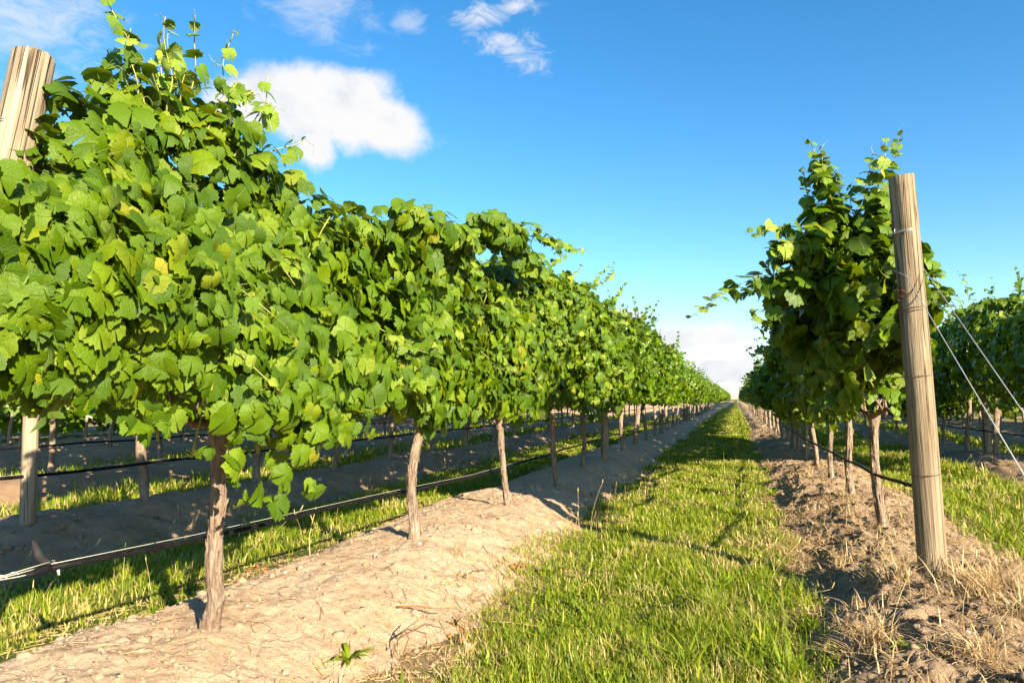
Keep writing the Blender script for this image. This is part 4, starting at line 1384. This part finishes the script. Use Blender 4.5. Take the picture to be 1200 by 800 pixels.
# ------------------------------------------------------------------ drip hoses
def drip(row, y0, y1, z, rad, label, dx=0.06, sag=0.012, sup=True, seed=1):
    rng = np.random.default_rng(seed)
    ys = np.concatenate([np.arange(y0, min(y1, 22), 0.2), np.arange(min(y1, 22), y1, 2.0)])
    x = ROWX[row] + dx + 0.01 * np.sin(ys * 1.1)
    zz = z(ys) - sag * np.abs(np.sin(ys * 1.9))
    root = empty('drip_hose', (ROWX[row] + dx, y0, float(zz[0])))
    tag(root, label, 'hose', 'drip irrigation hoses')
    b = np.array([ROWX[row] + dx, y0, float(zz[0])])
    obj('hose', Acc().add(*tube(np.stack([x, ys, zz], -1) - b, rad, 8)).mesh('hose', M['pipe']), root)
    if sup:
        obj('support_wire', Acc().add(*tube(np.stack([x, ys, z(ys) + rad + .0012], -1) - b, .0012, 5)).mesh('support_wire', M['pale_wire']), root)
        for y in np.arange(y0 + .45, min(y1, 16), 0.83):
            i = int(np.argmin(np.abs(ys - y)))
            c = np.array([x[i], ys[i], zz[i]]) - b
            aa_ = np.linspace(0, 2 * np.pi, 11)
            p = np.stack([c[0] + (rad + .002) * np.cos(aa_), np.full(11, c[1]), c[2] + .004 + (rad + .006) * np.sin(aa_)], -1)
            obj('clip', Acc().add(*tube(p, .0022, 5)).mesh('clip', M['pipe']), root)
    return root, b


zl = prof((1.4, .585), (2.2, .555), (3.85, .515), (5.2, .475), (8, .48), (60, .5))
dl, bl = drip('L1', 1.62, 60, zl, .0105, 'black drip hose along the left row, folded and tied at its near end', dx=-.10, seed=2)
# the folded end of the hose, the tie and the wire running on to the post
obj('hose_end', Acc().add(*tube([(0, .03, .0), (-.012, .0, .012), (-.02, -.02, .04), (-.035, -.028, .085)], [.0135, .015, .013, .006], 9)).mesh('hose_end', M['pipe_grey']), dl)
obj('fold', Acc().add(*tube([(0, .03, 0), (0, -.03, -.004), (.004, -.075, -.006)], [.0135, .015, .006], 8)).mesh('fold', M['pipe']), dl)
obj('tie_tape', Acc().add(*tube([(-.004, .012, .018), (.012, .02, .0), (.01, .028, -.028)], [.004, .006, .004], 6)).mesh('tie_tape', M['tape']), dl)
aw = Acc()
for dz, dx_ in ((.018, 0.0), (-.006, .006), (.006, -.008)):
    aw.add(*tube([(dx_, .02, dz), (dx_ * .5, -.10, dz * .6), (-.0, -.22, .004), (.01, -.36, .014)], .0018, 5))
qa = np.linspace(0, 6 * np.pi, 40)
aw.add(*tube(np.stack([.008 * np.cos(qa), -.10 - .006 * qa, .004 + .008 * np.sin(qa)], -1), .0015, 5))
obj('tie_wire', aw.mesh('tie_wire', M['pale_wire']), dl)

zr = prof((4.3, .62), (4.9, .575), (6, .535), (8, .515), (12, .50), (60, .5))
dr, br = drip('R1', 4.36, 60, zr, .0115, 'dark drip hose along the right row ending in a knob at the tall post', dx=-.05, seed=3)
obj('end_knob', Acc().add(*tube([(0, .08, 0), (0, .055, .0), (0, .03, .004), (0, .0, .006), (0, -.03, .004)], [.012, .024, .026, .022, .012], 9)).add(*tube([(0, .03, .02), (-.02, .02, .04), (-.05, .04, .03)], .004, 5)).mesh('end_knob', M['pipe']), dr)
z2 = lambda y: 0 * np.asarray(y, float) + .55
drip('L2', 1.2, 45, z2, .012, 'black drip hose along the shaded second row to the left', seed=4)
drip('L3', 3.0, 45, z2, .012, 'dark drip hose along the third row to the left', sup=False, seed=5)
drip('R2', 7.0, 45, z2, .012, 'dark drip hose along the second row to the right', sup=False, seed=6)

# ------------------------------------------------------------------ small single things on the ground
def hz(x, y):
    return float(height(np.array([x]), np.array([y]))[0])


def weed(x, y, n, ln, label, seed, group=None, mat='tuft', wd=.02, tall=.5):
    rng = np.random.default_rng(seed)
    root = empty('weed', (x, y, hz(x, y)))
    tag(root, label, 'weed', group)
    for k in range(n):
        a = 2 * np.pi * k / n + rng.uniform(-.25, .25)
        L = ln * rng.uniform(.65, 1.15)
        s = np.linspace(0, 1, 6)
        e = rng.uniform(.25, 1.0) * tall
        rr = L * s
        z = L * e * np.sin(s * 2.2) * .7 + .004
        wv = wd * np.sin(np.pi * (0.12 + .88 * s)) * rng.uniform(.7, 1.1)
        c, sn = math.cos(a), math.sin(a)
        ctr = np.stack([rr * c, rr * sn, z], -1)
        px = np.stack([-sn * wv / 2, c * wv / 2, .25 * wv], -1)
        pm = np.stack([sn * wv / 2, -c * wv / 2, .25 * wv], -1)
        v = np.concatenate([ctr + px, ctr, ctr + pm])
        t = []
        for i in range(5):
            for o_ in (0, 6):
                t += [[o_ + i, o_ + i + 1, o_ + i + 7], [o_ + i, o_ + i + 7, o_ + i + 6]]
        obj('leaf', make_mesh('leaf', v, np.array(t), M[mat]), root)


weed(-1.51, 2.50, 15, .105, 'small green rosette weed on the sunlit sand at the bottom', 61)
weed(-1.28, 7.0, 9, .10, 'green weed in the shade at the foot of the left bank', 62, None)
weed(.60, 3.12, 8, .08, 'small green weed among straw on the right bank', 63, None)
weed(.36, 8.3, 10, .14, 'bushy green weed at the left foot of the right bank', 64, None, tall=1.2)


def twig(x, y, paths, label, mat='twig', r=.004, cat='twig', name='twig'):
    root_z = hz(x, y)
    acc = Acc()
    for p in paths:
        p = np.array(p, float)
        t = np.linspace(0, 1, 9)
        k = np.linspace(0, 1, len(p))
        pp = np.stack([np.interp(t, k, p[:, j]) for j in range(3)], -1)
        acc.add(*tube(pp, np.linspace(r, r * .45, 9), 6))
    o = obj(name, acc.mesh(name, M[mat]), None, (x, y, root_z))
    tag(o, label, cat)


twig(-1.40, 2.72, [[(0, -.06, .0), (-.008, -.02, .05), (.01, .03, .10), (.05, .08, .13)], [(.01, .03, .10), (.035, .02, .07), (.03, -.02, .02)], [(.0, .0, .075), (.09, .07, .12), (.16, .12, .09)]], 'dead forked twig standing in the sand near the grass', r=.0045)
twig(-1.55, 2.98, [[(0, 0, .01), (.09, .015, .02), (.2, .03, .012), (.28, .07, .015)]], 'reddish dry cane lying across the sunlit sand', 'dead', .005)
twig(-1.20, 3.25, [[(0, 0, .012), (.12, .01, .016), (.26, .01, .012)]], 'thin white straw stem lying beside the grass edge', 'straw', .003)
twig(-1.47, 3.6, [[(0, 0, .0), (.04, .05, .03), (.08, .12, .02)], [(.04, .05, .03), (.10, .05, .045)]], 'small dark twig on the sand by the second trunk', r=.0035)
twig(-2.42, 3.55, [[(0, 0, .0), (-.01, .0, .12), (.012, .0, .22), (.03, .005, .30)], [(.012, .0, .22), (-.012, 0, .27)]], 'thin pale dead shoot rising in front of the drip hose', 'straw', .004)
twig(-2.36, 2.6, [[(0, 0, 0), (.03, .04, .02), (.05, .10, .01)], [(.02, .03, .015), (.06, .04, .02)]], 'dark forked twig on the sand near the foremost trunk', r=.003)


def debris(x, y, n, spread, label, seed):
    rng = np.random.default_rng(seed)
    P = np.stack([x + rng.normal(0, spread, n), y + rng.normal(0, spread * .8, n), np.zeros(n)], -1)
    P[:, 2] = height(P[:, 0], P[:, 1]) + .008
    N = np.stack([rng.normal(0, .5, n), rng.normal(0, .5, n), np.ones(n)], -1)
    root = empty('leaf_litter', (x, y, hz(x, y)))
    tag(root, label, 'leaf litter')
    F = frames(N, rng.normal(0, 1, (n, 3)))
    for i in range(n):
        o = bpy.data.objects.new('dead_leaf', DEAD[int(rng.integers(len(DEAD)))])
        C.objects.link(o)
        o.parent = root
        A = np.eye(4)
        A[:3, :3] = F[i] * rng.uniform(.03, .065)
        A[:3, 3] = P[i] - np.array([x, y, hz(x, y)])
        o.matrix_local = Matrix(A.tolist())


DEAD = [make_mesh('dead_leaf', v * np.array([1, 1, 2.2]), t, M['dead'], uv) for v, t, uv in SHAPES['mid'][:5]]
debris(-1.20, 3.05, 26, .085, 'orange brown dead leaves in the hollow beside the near grass edge', 71)
debris(-1.28, 4.25, 14, .06, 'reddish dead leaves on the sand beside the second trunk', 72)
debris(-2.85, 3.75, 14, .07, 'rusty brown dead leaves behind the sandy bank under the hose', 73)
debris(-1.35, 11.0, 8, .08, 'few dead leaves in the shade at the foot of the left bank far off', 74)


def pebble(x, y, s, label, seed):
    rng = np.random.default_rng(seed)
    u, v = np.meshgrid(np.linspace(0, 2 * np.pi, 9)[:-1], np.linspace(0, np.pi, 6))
    p = np.stack([np.sin(v) * np.cos(u), np.sin(v) * np.sin(u), np.cos(v)], -1).reshape(-1, 3)
    p = p * (1 + .22 * vn(p[:, 0] * 1.7 + seed, p[:, 1] * 1.7, p[:, 2] * 1.7, seed))[:, None] * np.array([1.2, .9, .6]) * s
    i = (np.arange(5)[:, None] * 8 + np.arange(8)[None, :])
    j = (np.arange(5)[:, None] * 8 + (np.arange(8)[None, :] + 1) % 8)
    t = np.concatenate([np.stack([i.ravel(), (i + 8).ravel(), (j + 8).ravel()], 1), np.stack([i.ravel(), (j + 8).ravel(), j.ravel()], 1)])
    o = obj('pebble', make_mesh('pebble', p, t, M['pebble'], smooth=True), None, (x, y, hz(x, y) + s * .15))
    tag(o, label, 'stone', 'pale pebbles on the soil')


pebble(-1.98, 3.55, .013, 'white pebble on top of the sand left of the second trunk', 81)
pebble(-1.85, 3.85, .012, 'white pebble beside the second trunk on the sand', 82)
pebble(-2.30, 3.15, .009, 'tiny white pebble at the left rim of the sand', 83)
pebble(-2.05, 2.55, .007, 'tiny white pebble between the first trunk and the weed', 84)
pebble(-1.52, 7.1, .018, 'flat white stone in the shade of the left bank', 85)
pebble(.88, 3.35, .012, 'pale stone on the rough right bank below the post', 86)
pebble(-4.6, 6.9, .02, 'pale stone on the shaded bank of the second row', 87)


# seed stalks in the lane
def stalks(n, xr, yr, seed, label, h=(.22, .40), pw=1.4):
    rng = np.random.default_rng(seed)
    acc = Acc()
    for k in range(n):
        x = rng.uniform(*xr); y = yr[0] + (yr[1] - yr[0]) * rng.random() ** pw
        z = hz(x, y); L = rng.uniform(*h)
        s = np.linspace(0, 1, 6)
        d = rng.normal(0, .10, 2)
        p = np.stack([x + d[0] * s ** 2, y + d[1] * s ** 2, z + L * s], -1)
        acc.add(*tube(p, np.linspace(.0012, .0008, 6), 4))
        e = p[-1]
        acc.add(*tube([e, e + (d[0] * .04, d[1] * .04, .012), e + (d[0] * .08, d[1] * .08, .028), e + (d[0] * .1, d[1] * .1, .040)], [.001, .0034, .003, .001], 5))
    tag(obj('seed_stalks', acc.mesh('seed_stalks', M['stalk'])), label, None, None, 'stuff')


stalks(34, (-1.28, -.85), (5.2, 8.5), 91, 'tall dry seed stalks at the left edge of the lane', (.20, .42), 1.0)
stalks(80, (-1.1, .25), (3.6, 16), 92, 'dry seed stalks scattered through the lane grass', (.14, .26))
stalks(60, (-4.2, -3.0), (2.5, 12), 93, 'dry seed stalks in the grass strip behind the left row', (.15, .34))
stalks(40, (1.9, 3.2), (4.5, 14), 94, 'dry seed stalks in the grass strip at right', (.15, .30))
stalks(22, (.4, 1.7), (3.0, 7), 95, 'dry bleached stalks standing on the right bank', (.18, .38))
